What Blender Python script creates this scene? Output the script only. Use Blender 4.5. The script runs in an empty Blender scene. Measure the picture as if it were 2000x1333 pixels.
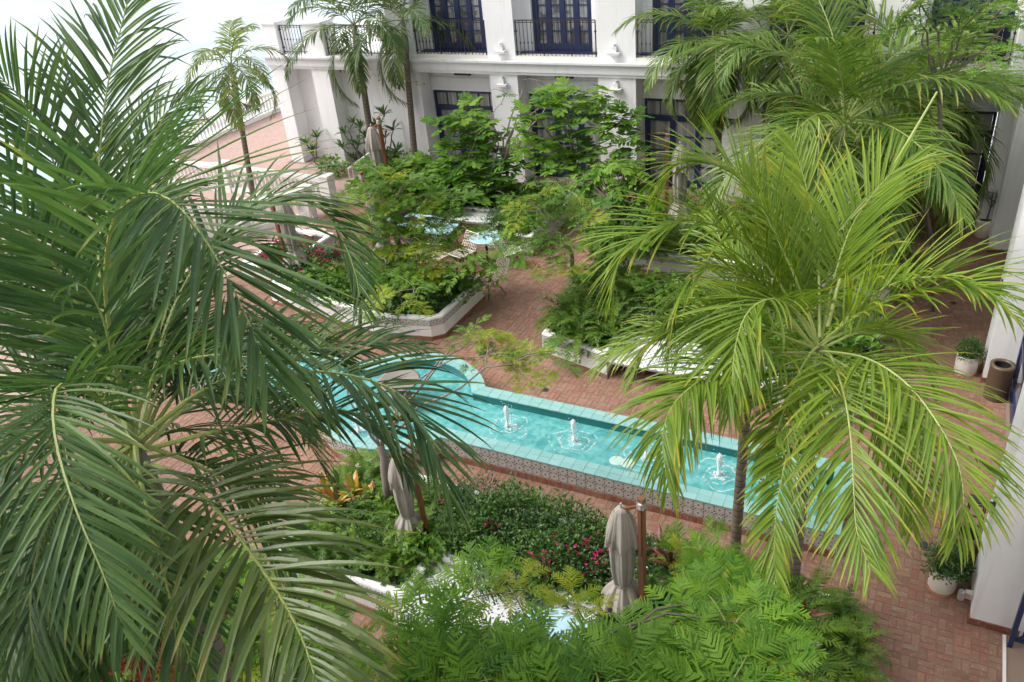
import bpy, math, random
import numpy as np
from mathutils import Vector, Matrix

random.seed(7)
rng = np.random.default_rng(7)
PI = math.pi
SC = bpy.context.scene
COL = SC.collection

# ------------------------------------------------------------------ camera, sky, sun, exposure
CAM = np.array([0.0, 0.0, 9.5])
RC = np.array([[0.89183991,0.44389281,-0.08706743],[0.16127177,-0.49184192,-0.85561846],[-0.42262629,0.74903317,-0.51023164]])            # rows: right, down, forward
FPX = 1625.0
cd = bpy.data.cameras.new("camera")
cam = bpy.data.objects.new("camera", cd)
COL.objects.link(cam)
cd.sensor_width = 36.0
cd.lens = FPX / 2000.0 * 36.0
cd.clip_start = 0.05
cd.clip_end = 6000
m = Matrix.Identity(4)
for i in range(3):
    m[i][0] = RC[0][i]; m[i][1] = -RC[1][i]; m[i][2] = -RC[2][i]; m[i][3] = CAM[i]
cam.matrix_world = m
SC.camera = cam

SUN_DIR = Vector((-0.62, -0.30, 0.95)).normalized()     # towards the sun
elev = math.asin(SUN_DIR.z)
W = bpy.data.worlds.new("World"); SC.world = W; W.use_nodes = True
wt = W.node_tree; wt.nodes.clear()
sky = wt.nodes.new('ShaderNodeTexSky'); sky.sky_type = 'NISHITA'; sky.sun_disc = False
sky.sun_elevation = elev; sky.sun_rotation = math.atan2(SUN_DIR.x, SUN_DIR.y)
sky.air_density = 1.0; sky.dust_density = 7.0; sky.ozone_density = 1.0
hs = wt.nodes.new('ShaderNodeHueSaturation'); hs.inputs['Saturation'].default_value = 0.32
bg = wt.nodes.new('ShaderNodeBackground'); bg.inputs['Strength'].default_value = 0.15
wo = wt.nodes.new('ShaderNodeOutputWorld')
wt.links.new(sky.outputs[0], hs.inputs['Color']); wt.links.new(hs.outputs[0], bg.inputs['Color'])
wt.links.new(bg.outputs[0], wo.inputs['Surface'])
sd = bpy.data.lights.new("sun", 'SUN'); sd.energy = 0.75; sd.angle = math.radians(35); sd.color = (1.0, 0.96, 0.9)
so = bpy.data.objects.new("sun", sd); COL.objects.link(so)
so.rotation_euler = SUN_DIR.to_track_quat('Z', 'Y').to_euler()
vs = SC.view_settings
vs.view_transform = 'Standard'; vs.look = 'None'; vs.gamma = 1.0; vs.use_curve_mapping = False
vs.exposure = 0.76
SC.render.engine = 'CYCLES'
SC.cycles.max_bounces = 6; SC.cycles.diffuse_bounces = 3; SC.cycles.glossy_bounces = 2
SC.cycles.transmission_bounces = 4; SC.cycles.use_denoising = True

def project(p):
    q = RC @ (np.asarray(p, float) - CAM)
    return q[0] / q[2] * FPX + 1000, q[1] / q[2] * FPX + 666.5, q[2]

# ------------------------------------------------------------------ materials
class NT:
    def __init__(s, name):
        s.m = bpy.data.materials.new(name); s.m.use_nodes = True
        s.t = s.m.node_tree; s.t.nodes.clear()
        s.out = s.t.nodes.new('ShaderNodeOutputMaterial')
    def n(s, typ, **kw):
        x = s.t.nodes.new('ShaderNode' + typ)
        for k, v in kw.items(): setattr(x, k, v)
        return x
    def l(s, a, b): s.t.links.new(a, b)
    def setv(s, sock, v):
        if hasattr(v, 'is_output'): s.l(v, sock)
        else: sock.default_value = v
    def math(s, op, a, b=0.0, c=0.0):
        x = s.n('Math', operation=op)
        s.setv(x.inputs[0], a); s.setv(x.inputs[1], b); s.setv(x.inputs[2], c)
        return x.outputs[0]
    def mix(s, f, a, b):
        x = s.n('Mix', data_type='RGBA')
        s.setv(x.inputs[0], f)
        s.setv(x.inputs[6], a if hasattr(a, 'is_output') else (*a, 1))
        s.setv(x.inputs[7], b if hasattr(b, 'is_output') else (*b, 1))
        return x.outputs[2]
    def noise(s, scale, detail=3.0, vec=None, rough=0.55):
        x = s.n('TexNoise'); x.inputs['Scale'].default_value = scale; x.inputs['Detail'].default_value = detail
        x.inputs['Roughness'].default_value = rough
        if vec is not None: s.l(vec, x.inputs['Vector'])
        return x.outputs[0]
    def ramp(s, f, stops):
        x = s.n('ValToRGB'); s.setv(x.inputs[0], f)
        e = x.color_ramp.elements
        while len(e) < len(stops): e.new(0.5)
        for i, (p, c) in enumerate(stops):
            e[i].position = p; e[i].color = (*c, 1)
        return x.outputs[0]
    def sstep(s, f, a, b):
        x = s.n('MapRange', interpolation_type='SMOOTHSTEP')
        s.setv(x.inputs[0], f); x.inputs[1].default_value = a; x.inputs[2].default_value = b
        return x.outputs[0]
    def attr(s, name):
        return s.n('Attribute', attribute_name=name).outputs['Fac']
    def objrnd(s): return s.n('ObjectInfo').outputs['Random']
    def geo(s): return s.n('NewGeometry').outputs['Position']
    def bump(s, h, strength=0.3, dist=0.02):
        b = s.n('Bump'); b.inputs['Strength'].default_value = strength; b.inputs['Distance'].default_value = dist
        s.setv(b.inputs['Height'], h); return b.outputs[0]
    def pbsdf(s, col, rough=0.5, metal=0.0, spec=0.5, normal=None, **kw):
        p = s.n('BsdfPrincipled')
        s.setv(p.inputs['Base Color'], col if hasattr(col, 'is_output') else (*col, 1))
        s.setv(p.inputs['Roughness'], rough); p.inputs['Metallic'].default_value = metal
        p.inputs['Specular IOR Level'].default_value = spec
        if normal is not None: s.l(normal, p.inputs['Normal'])
        for k, v in kw.items(): s.setv(p.inputs[k], v)
        return p.outputs[0]
    def done(s, sh): s.l(sh, s.out.inputs['Surface']); return s.m

def leaf_mat(name, dark, light, tip=None, rough=0.4, trans=0.3, spec=0.45, stripe=0.0, tip_at=0.7):
    t = NT(name)
    r = t.math('FRACT', t.math('ADD', t.attr('rnd'), t.math('MULTIPLY', t.objrnd(), 0.618)))
    nz = t.noise(1.7, 2)
    f = t.math('ADD', t.math('MULTIPLY', r, 0.65), t.math('MULTIPLY', t.math('SUBTRACT', nz, 0.5), 1.1))
    f = t.math('ADD', f, 0.15); 
    c = t.mix(t.sstep(f, 0.0, 1.0), dark, light)
    if tip is not None:
        v = t.math('ADD', t.attr('v'), t.math('MULTIPLY', t.math('SUBTRACT', r, 0.6), 0.45))
        c = t.mix(t.sstep(v, tip_at, 1.05), c, tip)
    c = t.mix(t.math('MULTIPLY', t.sstep(t.math('ADD', t.attr('v'), t.math('MULTIPLY', r, 0.12)), 0.97, 1.06), 0.7 if tip else 0.0), c, (0.17, 0.11, 0.05))
    fine = t.noise(60, 2)
    c = t.mix(t.math('MULTIPLY', t.sstep(fine, 0.55, 0.8), 0.25), c, tuple(min(1, x * 1.6 + .01) for x in light))
    p = t.pbsdf(c, rough, spec=spec)
    tr = t.n('BsdfTranslucent')
    hsv = t.n('HueSaturation'); hsv.inputs['Value'].default_value = 1.5; hsv.inputs['Saturation'].default_value = 1.1
    t.l(c, hsv.inputs['Color']); t.l(hsv.outputs[0], tr.inputs['Color'])
    mx = t.n('MixShader'); mx.inputs[0].default_value = trans
    t.l(p, mx.inputs[1]); t.l(tr.outputs[0], mx.inputs[2])
    return t.done(mx.outputs[0])

def plain(name, col, rough=0.5, metal=0.0, var=0.15, scale=6.0, spec=0.5, bump=0.0, bscale=40):
    t = NT(name)
    nz = t.noise(scale, 4)
    f = t.math('ADD', t.math('MULTIPLY', nz, 0.8), t.math('MULTIPLY', t.objrnd(), 0.2))
    c = t.mix(f, tuple(x * (1 - var) for x in col), tuple(min(1, x * (1 + var)) for x in col))
    nm = t.bump(t.noise(bscale, 3), bump, 0.01) if bump else None
    return t.done(t.pbsdf(c, rough, metal, spec, nm))

def wall_mat(name, col):
    t = NT(name)
    g = t.geo()
    big = t.noise(0.6, 4, g); small = t.noise(9, 4, g)
    c = t.mix(t.sstep(big, 0.35, 0.75), col, tuple(x * 0.93 for x in col))
    sep = t.n('SeparateXYZ'); t.l(g, sep.inputs[0])
    mp = t.n('Mapping'); t.l(g, mp.inputs[0]); mp.inputs['Scale'].default_value = (6, 6, 0.5)
    streak = t.noise(1.2, 3, mp.outputs[0])
    c = t.mix(t.math('MULTIPLY', t.sstep(streak, 0.52, 0.75), 0.4), c, tuple(x * 0.72 for x in col))
    c = t.mix(t.math('MULTIPLY', t.sstep(small, 0.5, 0.8), 0.15), c, tuple(x * 0.85 for x in col))
    return t.done(t.pbsdf(c, 0.75, spec=0.25, normal=t.bump(t.noise(60, 3, g), 0.15, 0.01)))

M = {}
M['white_wall'] = wall_mat('white_wall', (0.84, 0.84, 0.85))
M['planter_white'] = wall_mat('planter_white', (0.74, 0.73, 0.72))
M['cornice'] = wall_mat('cornice', (0.76, 0.76, 0.77))
M['navy'] = plain('navy_paint', (0.014, 0.025, 0.085), 0.35, var=0.2)
M['navy_cloth'] = plain('navy_cloth', (0.005, 0.007, 0.022), 0.85, var=0.3)
M['iron'] = plain('black_iron', (0.02, 0.02, 0.028), 0.45, var=0.2)
M['wood'] = plain('red_wood', (0.20, 0.075, 0.035), 0.5, var=0.4, scale=14)
M['metal'] = plain('cap_metal', (0.6, 0.6, 0.6), 0.3, 0.8)
M['canvas'] = plain('beige_canvas', (0.335, 0.305, 0.27), 0.9, var=0.14, scale=9, spec=0.15, bump=0.25, bscale=90)
M['white_paint'] = plain('white_paint', (0.78, 0.77, 0.74), 0.5, var=0.06)
M['chair_white'] = plain('cream_wire', (0.74, 0.70, 0.6), 0.45, var=0.06)
M['chair_leg'] = plain('brown_wire', (0.07, 0.04, 0.028), 0.4, var=0.2)
M['pot_white'] = plain('pot_white', (0.72, 0.69, 0.62), 0.5, var=0.08, scale=4)
M['terracotta'] = plain('terracotta', (0.34, 0.13, 0.07), 0.7, var=0.2)
M['bin_brown'] = plain('bin_brown', (0.115, 0.078, 0.05), 0.4, var=0.15)
M['black'] = plain('bin_liner', (0.012, 0.012, 0.014), 0.6)
M['soil'] = plain('soil', (0.035, 0.024, 0.016), 0.95, var=0.5, scale=14)
M['pool_lamp'] = plain('pool_lamp_glass', (0.42, 0.58, 0.50), 0.3, var=0.2, scale=25)
M['stone'] = plain('pale_stone', (0.20, 0.175, 0.155), 0.8, var=0.25, scale=9)
M['lamp_white'] = plain('lamp_white', (0.75, 0.75, 0.75), 0.4, var=0.04)
M['grille'] = plain('drain_metal', (0.14, 0.11, 0.08), 0.4, 0.6, var=0.3)
M['flower_magenta'] = plain('magenta_petal', (0.52, 0.02, 0.15), 0.6, var=0.4, scale=20)
M['flower_white'] = plain('white_petal', (0.85, 0.85, 0.85), 0.6, var=0.05)
M['flower_violet'] = plain('violet_petal', (0.16, 0.09, 0.5), 0.6, var=0.2)
M['berry'] = plain('red_berry', (0.33, 0.035, 0.012), 0.35, var=0.5, scale=30)
M['berry_green'] = plain('green_berry', (0.26, 0.30, 0.05), 0.4, var=0.3, scale=30)
M['stalk'] = plain('fruit_stalk', (0.24, 0.22, 0.08), 0.6, var=0.3)
M['rachis'] = plain('rachis', (0.30, 0.36, 0.10), 0.45, var=0.2)
M['rachis_dark'] = plain('rachis_dark', (0.17, 0.20, 0.09), 0.45, var=0.25)
M['crownshaft'] = plain('crownshaft', (0.16, 0.17, 0.12), 0.5, var=0.2, scale=5)
M['bark'] = plain('grey_bark', (0.15, 0.12, 0.10), 0.85, var=0.35, scale=12, bump=0.5, bscale=30)
M['twig'] = plain('pale_twig', (0.22, 0.18, 0.16), 0.8, var=0.3, scale=12)

t = NT('palm_bark')
g = t.geo(); sep = t.n('SeparateXYZ'); t.l(g, sep.inputs[0])
zz = t.math('ADD', t.math('MULTIPLY', sep.outputs[2], 9.0), t.math('MULTIPLY', t.noise(3, 2, g), 0.7))
ring = t.math('PINGPONG', zz, 0.5)
c = t.mix(t.noise(10, 4, g), (0.115, 0.092, 0.072), (0.22, 0.18, 0.145))
c = t.mix(t.sstep(ring, 0.12, 0.0), c, (0.06, 0.045, 0.035))
M['palm_bark'] = t.done(t.pbsdf(c, 0.85, spec=0.2, normal=t.bump(ring, 0.4, 0.02)))

M['palm_dark'] = leaf_mat('palm_leaf_dark', (0.040, 0.096, 0.027), (0.120, 0.212, 0.052), (0.22, 0.27, 0.05), 0.42, 0.32, 0.5, tip_at=0.84)
M['palm_front'] = leaf_mat('palm_leaf_olive', (0.075, 0.125, 0.028), (0.15, 0.20, 0.055), (0.22, 0.22, 0.05), 0.36, 0.25, 0.5)
M['palm_lime'] = leaf_mat('palm_leaf_lime', (0.105, 0.19, 0.020), (0.215, 0.31, 0.030), (0.36, 0.33, 0.03), 0.42, 0.34, 0.4)
M['palm_mid'] = leaf_mat('palm_leaf_mid', (0.070, 0.145, 0.024), (0.175, 0.262, 0.040), (0.24, 0.24, 0.05), 0.42, 0.3, 0.4)
M['palm_far'] = leaf_mat('palm_leaf_far', (0.055, 0.115, 0.032), (0.14, 0.20, 0.055), (0.22, 0.22, 0.07), 0.45, 0.3, 0.4)
M['palm_pale'] = leaf_mat('palm_leaf_pale', (0.12, 0.18, 0.045), (0.25, 0.30, 0.09), (0.32, 0.30, 0.10), 0.45, 0.35, 0.4)
M['leaf_tree'] = leaf_mat('tree_leaf', (0.050, 0.135, 0.020), (0.165, 0.300, 0.030), None, 0.45, 0.38, 0.3)
M['leaf_near'] = leaf_mat('feather_leaf', (0.055, 0.155, 0.020), (0.20, 0.36, 0.032), None, 0.5, 0.38, 0.25)
M['leaf_yellow'] = leaf_mat('young_leaf', (0.17, 0.27, 0.022), (0.34, 0.36, 0.035), None, 0.45, 0.4, 0.3)
M['leaf_shrub'] = leaf_mat('shrub_leaf', (0.022, 0.072, 0.014), (0.085, 0.175, 0.026), None, 0.35, 0.25, 0.45)
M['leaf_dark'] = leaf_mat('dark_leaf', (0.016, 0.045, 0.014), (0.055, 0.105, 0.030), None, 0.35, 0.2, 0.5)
M['leaf_fern'] = leaf_mat('fern_leaf', (0.038, 0.110, 0.016), (0.155, 0.260, 0.026), None, 0.5, 0.3, 0.3)
t = NT('croton_leaf')
r = t.math('FRACT', t.math('ADD', t.attr('rnd'), t.objrnd()))
c = t.ramp(r, [(0.0, (0.22, 0.26, 0.02)), (0.35, (0.42, 0.36, 0.03)), (0.6, (0.45, 0.17, 0.02)), (0.85, (0.25, 0.05, 0.02)), (1.0, (0.05, 0.09, 0.02))])
M['croton'] = t.done(t.pbsdf(c, 0.35))
t = NT('bronze_leaf')
c = t.mix(t.attr('rnd'), (0.035, 0.02, 0.02), (0.16, 0.04, 0.025))
M['bronze'] = t.done(t.pbsdf(c, 0.4))

# terracotta paving brick
def brick_mat(name, base_lo, base_hi):
    t = NT(name)
    g = t.geo()
    r = t.math('FRACT', t.math('ADD', t.attr('rnd'), t.objrnd()))
    c = t.ramp(r, [(0.0, base_lo), (0.3, base_hi), (0.5, (0.24, 0.105, 0.075)), (0.7, (0.255, 0.165, 0.12)), (0.88, base_lo), (1.0, (0.30, 0.145, 0.10))])
    n1 = t.noise(0.55, 4, g); n2 = t.noise(16, 5, g); n3 = t.noise(5, 3, g)
    c = t.mix(t.math('MULTIPLY', t.sstep(n1, 0.42, 0.68), 0.55), c, (0.165, 0.085, 0.065))
    c = t.mix(t.math('MULTIPLY', t.sstep(t.noise(1.3, 5, g), 0.55, 0.72), 0.4), c, (0.34, 0.22, 0.17))
    c = t.mix(t.math('MULTIPLY', t.sstep(n2, 0.53, 0.70), 0.62), c, (0.36, 0.255, 0.195))
    c = t.mix(t.math('MULTIPLY', t.sstep(n3, 0.6, 0.75), 0.35), c, (0.13, 0.09, 0.08))
    return t.done(t.pbsdf(c, 0.62, spec=0.3, normal=t.bump(n2, 0.25, 0.01)))
M['brick'] = brick_mat('paving_brick', (0.190, 0.104, 0.070), (0.268, 0.160, 0.110))
M['brick_red'] = brick_mat('red_brick', (0.20, 0.072, 0.046), (0.31, 0.125, 0.08))
M['grout'] = plain('grout', (0.25, 0.185, 0.145), 0.9, var=0.2, scale=9)
t = NT('far_paving')
g = t.geo()
bt = t.n('TexBrick'); t.l(g, bt.inputs['Vector']); bt.inputs['Scale'].default_value = 5.0
bt.inputs['Color1'].default_value = (0.36, 0.25, 0.22, 1); bt.inputs['Color2'].default_value = (0.46, 0.34, 0.30, 1)
bt.inputs['Mortar'].default_value = (0.32, 0.2, 0.16, 1); bt.inputs['Mortar Size'].default_value = 0.015
c = t.mix(t.math('MULTIPLY', t.sstep(t.noise(0.5, 3, g), 0.4, 0.7), 0.4), bt.outputs[0], (0.36, 0.26, 0.23))
M['far_paving'] = t.done(t.pbsdf(c, 0.7, spec=0.25))

# turquoise glazed coping
t = NT('turquoise_tile')
r = t.math('FRACT', t.math('ADD', t.attr('rnd'), t.objrnd()))
c = t.mix(r, (0.165, 0.37, 0.355), (0.235, 0.44, 0.425))
c = t.mix(t.math('MULTIPLY', t.noise(14, 4), 0.5), c, (0.27, 0.45, 0.44))
M['turquoise'] = t.done(t.pbsdf(c, 0.25, spec=0.5))
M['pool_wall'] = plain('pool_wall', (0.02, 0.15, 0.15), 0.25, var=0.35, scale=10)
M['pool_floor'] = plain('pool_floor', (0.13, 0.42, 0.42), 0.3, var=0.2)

# encaustic pattern tiles (flat print by UV inside each tile)
def tile_mat(name, ground, blue, brown, diamonds=True, vary=0.12):
    t = NT(name)
    uv = t.n('UVMap').outputs[0]
    sp = t.n('SeparateXYZ'); t.l(uv, sp.inputs[0])
    u = t.math('ABSOLUTE', t.math('SUBTRACT', sp.outputs[0], 0.5)); v = t.math('ABSOLUTE', t.math('SUBTRACT', sp.outputs[1], 0.5))
    # distances
    d_c = t.math('SQRT', t.math('ADD', t.math('MULTIPLY', u, u), t.math('MULTIPLY', v, v)))
    uc = t.math('SUBTRACT', 0.5, u); vc = t.math('SUBTRACT', 0.5, v)
    d_k = t.math('SQRT', t.math('ADD', t.math('MULTIPLY', uc, uc), t.math('MULTIPLY', vc, vc)))
    r = t.math('FRACT', t.math('ADD', t.attr('rnd'), t.objrnd()))
    c = t.mix(t.math('MULTIPLY', r, vary * 4), ground, tuple(x * 0.8 for x in ground))
    if diamonds:
        s = t.math('ABSOLUTE', t.math('SUBTRACT', t.math('ADD', u, v), 0.5))
        c = t.mix(t.math('LESS_THAN', s, 0.032), c, brown)
    # petals reaching in from the corners along the edges
    wv = t.math('MULTIPLY', t.math('SUBTRACT', 0.13, t.math('ABSOLUTE', t.math('SUBTRACT', vc, 0.19))), 0.85)
    wu = t.math('MULTIPLY', t.math('SUBTRACT', 0.13, t.math('ABSOLUTE', t.math('SUBTRACT', uc, 0.19))), 0.85)
    px_ = t.math('LESS_THAN', uc, wv); py_ = t.math('LESS_THAN', vc, wu)
    pet = t.math('MAXIMUM', px_, py_)
    c = t.mix(pet, c, blue)
    c = t.mix(t.math('LESS_THAN', d_k, 0.06), c, (0.7, 0.68, 0.62))
    # small flower in the centre
    c = t.mix(t.math('LESS_THAN', d_c, 0.11), c, blue)
    c = t.mix(t.math('LESS_THAN', d_c, 0.03), c, ground)
    return t.done(t.pbsdf(c, 0.35, spec=0.45))
M['tile_fountain'] = tile_mat('fountain_tile', (0.46, 0.445, 0.42), (0.020, 0.050, 0.100), (0.25, 0.17, 0.11))
M['tile_bench'] = tile_mat('bench_tile', (0.62, 0.62, 0.60), (0.03, 0.10, 0.20), (0.4, 0.3, 0.2), False)
M['tile_band'] = tile_mat('band_tile', (0.52, 0.52, 0.50), (0.035, 0.05, 0.08), (0.2, 0.2, 0.2), True)

# pool water, foam
t = NT('pool_water')
g = t.geo()
n1 = t.noise(5.5, 5, g, 0.6); n2 = t.noise(1.1, 2, g)
c = t.mix(t.sstep(n1, 0.3, 0.72), (0.045, 0.26, 0.265), (0.15, 0.43, 0.425))
c = t.mix(t.math('MULTIPLY', t.sstep(n2, 0.4, 0.7), 0.35), c, (0.06, 0.30, 0.30))
M['pool_water'] = t.done(t.pbsdf(c, 0.08, spec=0.5, normal=t.bump(n1, 0.55, 0.05)))
t = NT('foam')
p = t.pbsdf((0.88, 0.93, 0.94), 0.5); tr = t.n('BsdfTransparent')
mx = t.n('MixShader'); f = t.math('MULTIPLY', t.sstep(t.noise(18, 5), 0.38, 0.66), 0.62)
t.l(f, mx.inputs[0]); t.l(tr.outputs[0], mx.inputs[1]); t.l(p, mx.inputs[2])
M['foam'] = t.done(mx.outputs[0])
M['jet'] = plain('jet_water', (0.92, 0.95, 0.97), 0.4, var=0.03)
t = NT('sea')
g = t.geo(); mp = t.n('Mapping'); t.l(g, mp.inputs[0]); mp.inputs['Scale'].default_value = (0.09, 0.035, 1); mp.inputs['Rotation'].default_value = (0, 0, 0.9)
n = t.noise(1.0, 6, mp.outputs[0], 0.62); n2 = t.noise(0.35, 4, mp.outputs[0])
c = t.mix(t.sstep(n, 0.35, 0.7), (0.36, 0.47, 0.53), (0.60, 0.68, 0.72))
c = t.mix(t.math('MULTIPLY', t.sstep(n2, 0.4, 0.7), 0.5), c, (0.68, 0.74, 0.77))
M['sea'] = t.done(t.pbsdf(c, 0.3, normal=t.bump(n, 0.5, 0.6)))

# window glass with curtains behind
t = NT('window_glass')
g = t.geo(); mp = t.n('Mapping'); t.l(g, mp.inputs[0]); mp.inputs['Scale'].default_value = (9, 1, 0.3)
n = t.noise(1.3, 3, mp.outputs[0])
r = t.objrnd()
c = t.mix(t.sstep(n, 0.35, 0.65), (0.12, 0.13, 0.14), (0.36, 0.36, 0.35))
c = t.mix(t.math('MULTIPLY', t.sstep(t.noise(1.6, 4, g), 0.47, 0.56), 0.8), c, (0.03, 0.035, 0.04))
M['glass'] = t.done(t.pbsdf(c, 0.06, spec=0.6))
t = NT('door_glass')
g = t.geo(); mp = t.n('Mapping'); t.l(g, mp.inputs[0]); mp.inputs['Scale'].default_value = (7, 1, 0.2)
c = t.mix(t.sstep(t.noise(1.3, 3, mp.outputs[0]), 0.35, 0.65), (0.20, 0.20, 0.20), (0.40, 0.40, 0.39))
M['glass_pale'] = t.done(t.pbsdf(c, 0.1, spec=0.5))
t = NT('blue_table')
c = t.mix(t.noise(6, 3), (0.30, 0.50, 0.60), (0.42, 0.62, 0.70))
M['table_blue'] = t.done(t.pbsdf(c, 0.12, spec=0.7))

# ------------------------------------------------------------------ mesh helpers
def link(o, parent=None):
    COL.objects.link(o)
    if parent is not None: o.parent = parent
    return o

def tag(o, label=None, cat=None, group=None, kind=None):
    if label: o['label'] = label
    if cat: o['category'] = cat
    if group: o['group'] = group
    if kind: o['kind'] = kind
    return o

def empty(name, loc, rz=0.0, **kw):
    o = bpy.data.objects.new(name, None); o.location = loc; o.rotation_euler = (0, 0, rz); o.empty_display_size = 0.1
    link(o); return tag(o, **kw)

def np_mesh(name, V, faces, mat=None, rnd=None, v=None, uv=None, smooth=False):
    """V (n,3); faces: list of int arrays (k, nv)."""
    me = bpy.data.meshes.new(name)
    V = np.ascontiguousarray(V, dtype=np.float32)
    if not isinstance(faces, list): faces = [faces]
    faces = [np.asarray(f, dtype=np.int32) for f in faces if len(f)]
    me.vertices.add(len(V)); me.vertices.foreach_set('co', V.ravel())
    tot = np.concatenate([np.full(len(f), f.shape[1], np.int32) for f in faces])
    idx = np.concatenate([f.ravel() for f in faces])
    me.loops.add(len(idx)); me.loops.foreach_set('vertex_index', idx)
    me.polygons.add(len(tot))
    st = np.zeros(len(tot), np.int32); st[1:] = np.cumsum(tot)[:-1]
    me.polygons.foreach_set('loop_start', st)
    me.update(calc_edges=True)
    me.polygons.foreach_set('use_smooth', np.full(len(tot), bool(smooth)))
    if rnd is not None:
        a = me.attributes.new('rnd', 'FLOAT', 'POINT'); a.data.foreach_set('value', np.asarray(rnd, np.float32))
    if v is not None:
        a = me.attributes.new('v', 'FLOAT', 'POINT'); a.data.foreach_set('value', np.asarray(v, np.float32))
    if uv is not None:
        l = me.uv_layers.new(name='UVMap'); l.data.foreach_set('uv', np.asarray(uv, np.float32).ravel())
    if mat is not None: me.materials.append(mat)
    me.validate(); return me

class MB:
    """collects pieces, then becomes ONE mesh"""
    def __init__(s): s.V = []; s.F = {}; s.R = []; s.A = []; s.n = 0
    def add(s, V, F, rnd=0.5, v=0.0):
        V = np.asarray(V, float).reshape(-1, 3)
        if isinstance(F, list) and len(F) and isinstance(F[0], tuple):
            for f in F: s.F.setdefault(len(f), []).append(np.array([f]) + s.n)
        else:
            F = np.asarray(F); s.F.setdefault(F.shape[1], []).append(F + s.n)
        s.V.append(V)
        s.R.append(np.broadcast_to(np.asarray(rnd, float), (len(V),)) if np.ndim(rnd) < 1 or len(rnd) == len(V) else np.asarray(rnd))
        s.A.append(np.broadcast_to(np.asarray(v, float), (len(V),)))
        s.n += len(V)
    def box(s, x0, x1, y0, y1, z0, z1, rnd=0.5):
        V = [(x0, y0, z0), (x1, y0, z0), (x1, y1, z0), (x0, y1, z0), (x0, y0, z1), (x1, y0, z1), (x1, y1, z1), (x0, y1, z1)]
        s.add(V, np.array([(0, 3, 2, 1), (4, 5, 6, 7), (0, 1, 5, 4), (1, 2, 6, 5), (2, 3, 7, 6), (3, 0, 4, 7)]), rnd)
    def bar(s, a, b, w, h, up=(0, 0, 1)):
        a = np.array(a, float); b = np.array(b, float); d = b - a; d /= np.linalg.norm(d)
        up = np.array(up, float)
        if abs(d @ up) > 0.95: up = np.array([0, 1.0, 0])
        x = np.cross(d, up); x /= np.linalg.norm(x); y = np.cross(x, d)
        V = []
        for p in (a, b):
            for sx, sy in ((-1, -1), (1, -1), (1, 1), (-1, 1)): V.append(p + x * sx * w / 2 + y * sy * h / 2)
        s.add(V, np.array([(0, 1, 2, 3), (7, 6, 5, 4), (0, 4, 5, 1), (1, 5, 6, 2), (2, 6, 7, 3), (3, 7, 4, 0)]))
    def tube(s, pts, r, n=6, cap=True, rnd=0.5, v=0.0):
        P = np.asarray(pts, float); k = len(P)
        r = np.broadcast_to(np.asarray(r, float), (k,))
        T = np.gradient(P, axis=0); T /= np.maximum(np.linalg.norm(T, axis=1, keepdims=True), 1e-9)
        ref = np.array([0.31, 0.17, 0.93]) if abs(T[0] @ np.array([0.31, 0.17, 0.93])) < 0.9 else np.array([1.0, 0.1, 0])
        X = np.zeros_like(P); x = np.cross(T[0], ref); x /= np.linalg.norm(x)
        for i in range(k):
            x = x - (x @ T[i]) * T[i]; x /= max(np.linalg.norm(x), 1e-9); X[i] = x
        Y = np.cross(T, X)
        a = np.arange(n) / n * 2 * PI
        V = P[:, None, :] + r[:, None, None] * (np.cos(a)[None, :, None] * X[:, None, :] + np.sin(a)[None, :, None] * Y[:, None, :])
        i, j = np.meshgrid(np.arange(k - 1), np.arange(n), indexing='ij')
        F = np.stack([i * n + j, i * n + (j + 1) % n, (i + 1) * n + (j + 1) % n, (i + 1) * n + j], -1).reshape(-1, 4)
        s.add(V.reshape(-1, 3), F, rnd, v)
        if cap:
            for base, rev in ((0, True), ((k - 1) * n, False)):
                V2 = V.reshape(-1, 3)[base:base + n]
                f = tuple(range(n)); s.add(V2, [tuple(reversed(f)) if rev else f], rnd, v)
    def lathe(s, prof, n=20, center=(0, 0), rnd=0.5, fold=None):
        """prof: list of (r,z)"""
        pr = np.asarray(prof, float); k = len(pr); a = np.arange(n) / n * 2 * PI
        rr = pr[:, 0][:, None] * np.ones(n)[None, :]
        if fold is not None: rr = rr * fold(np.arange(k)[:, None], a[None, :])
        V = np.stack([center[0] + rr * np.cos(a), center[1] + rr * np.sin(a), np.broadcast_to(pr[:, 1][:, None], rr.shape)], -1).reshape(-1, 3)
        i, j = np.meshgrid(np.arange(k - 1), np.arange(n), indexing='ij')
        F = np.stack([i * n + j, i * n + (j + 1) % n, (i + 1) * n + (j + 1) % n, (i + 1) * n + j], -1).reshape(-1, 4)
        s.add(V, F, rnd)
    def disc(s, c, r, n=20, z=None):
        a = np.arange(n) / n * 2 * PI
        V = np.stack([c[0] + r * np.cos(a), c[1] + r * np.sin(a), np.full(n, c[2])], -1)
        s.add(V, [tuple(range(n))])
    def poly(s, pts, rnd=0.5): s.add(pts, [tuple(range(len(pts)))], rnd)
    def mesh(s, name, mat, smooth=False, uv=None):
        V = np.concatenate(s.V); F = [np.concatenate(f) for f in s.F.values()]
        return np_mesh(name, V, F, mat, np.concatenate(s.R), np.concatenate(s.A), uv, smooth)
    def build(s, name, mat, parent=None, smooth=False, loc=None, rz=0.0, **kw):
        o = bpy.data.objects.new(name, s.mesh(name, mat, smooth))
        link(o, parent)
        if loc is not None: o.location = loc
        if rz: o.rotation_euler = (0, 0, rz)
        return tag(o, **kw)

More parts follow.
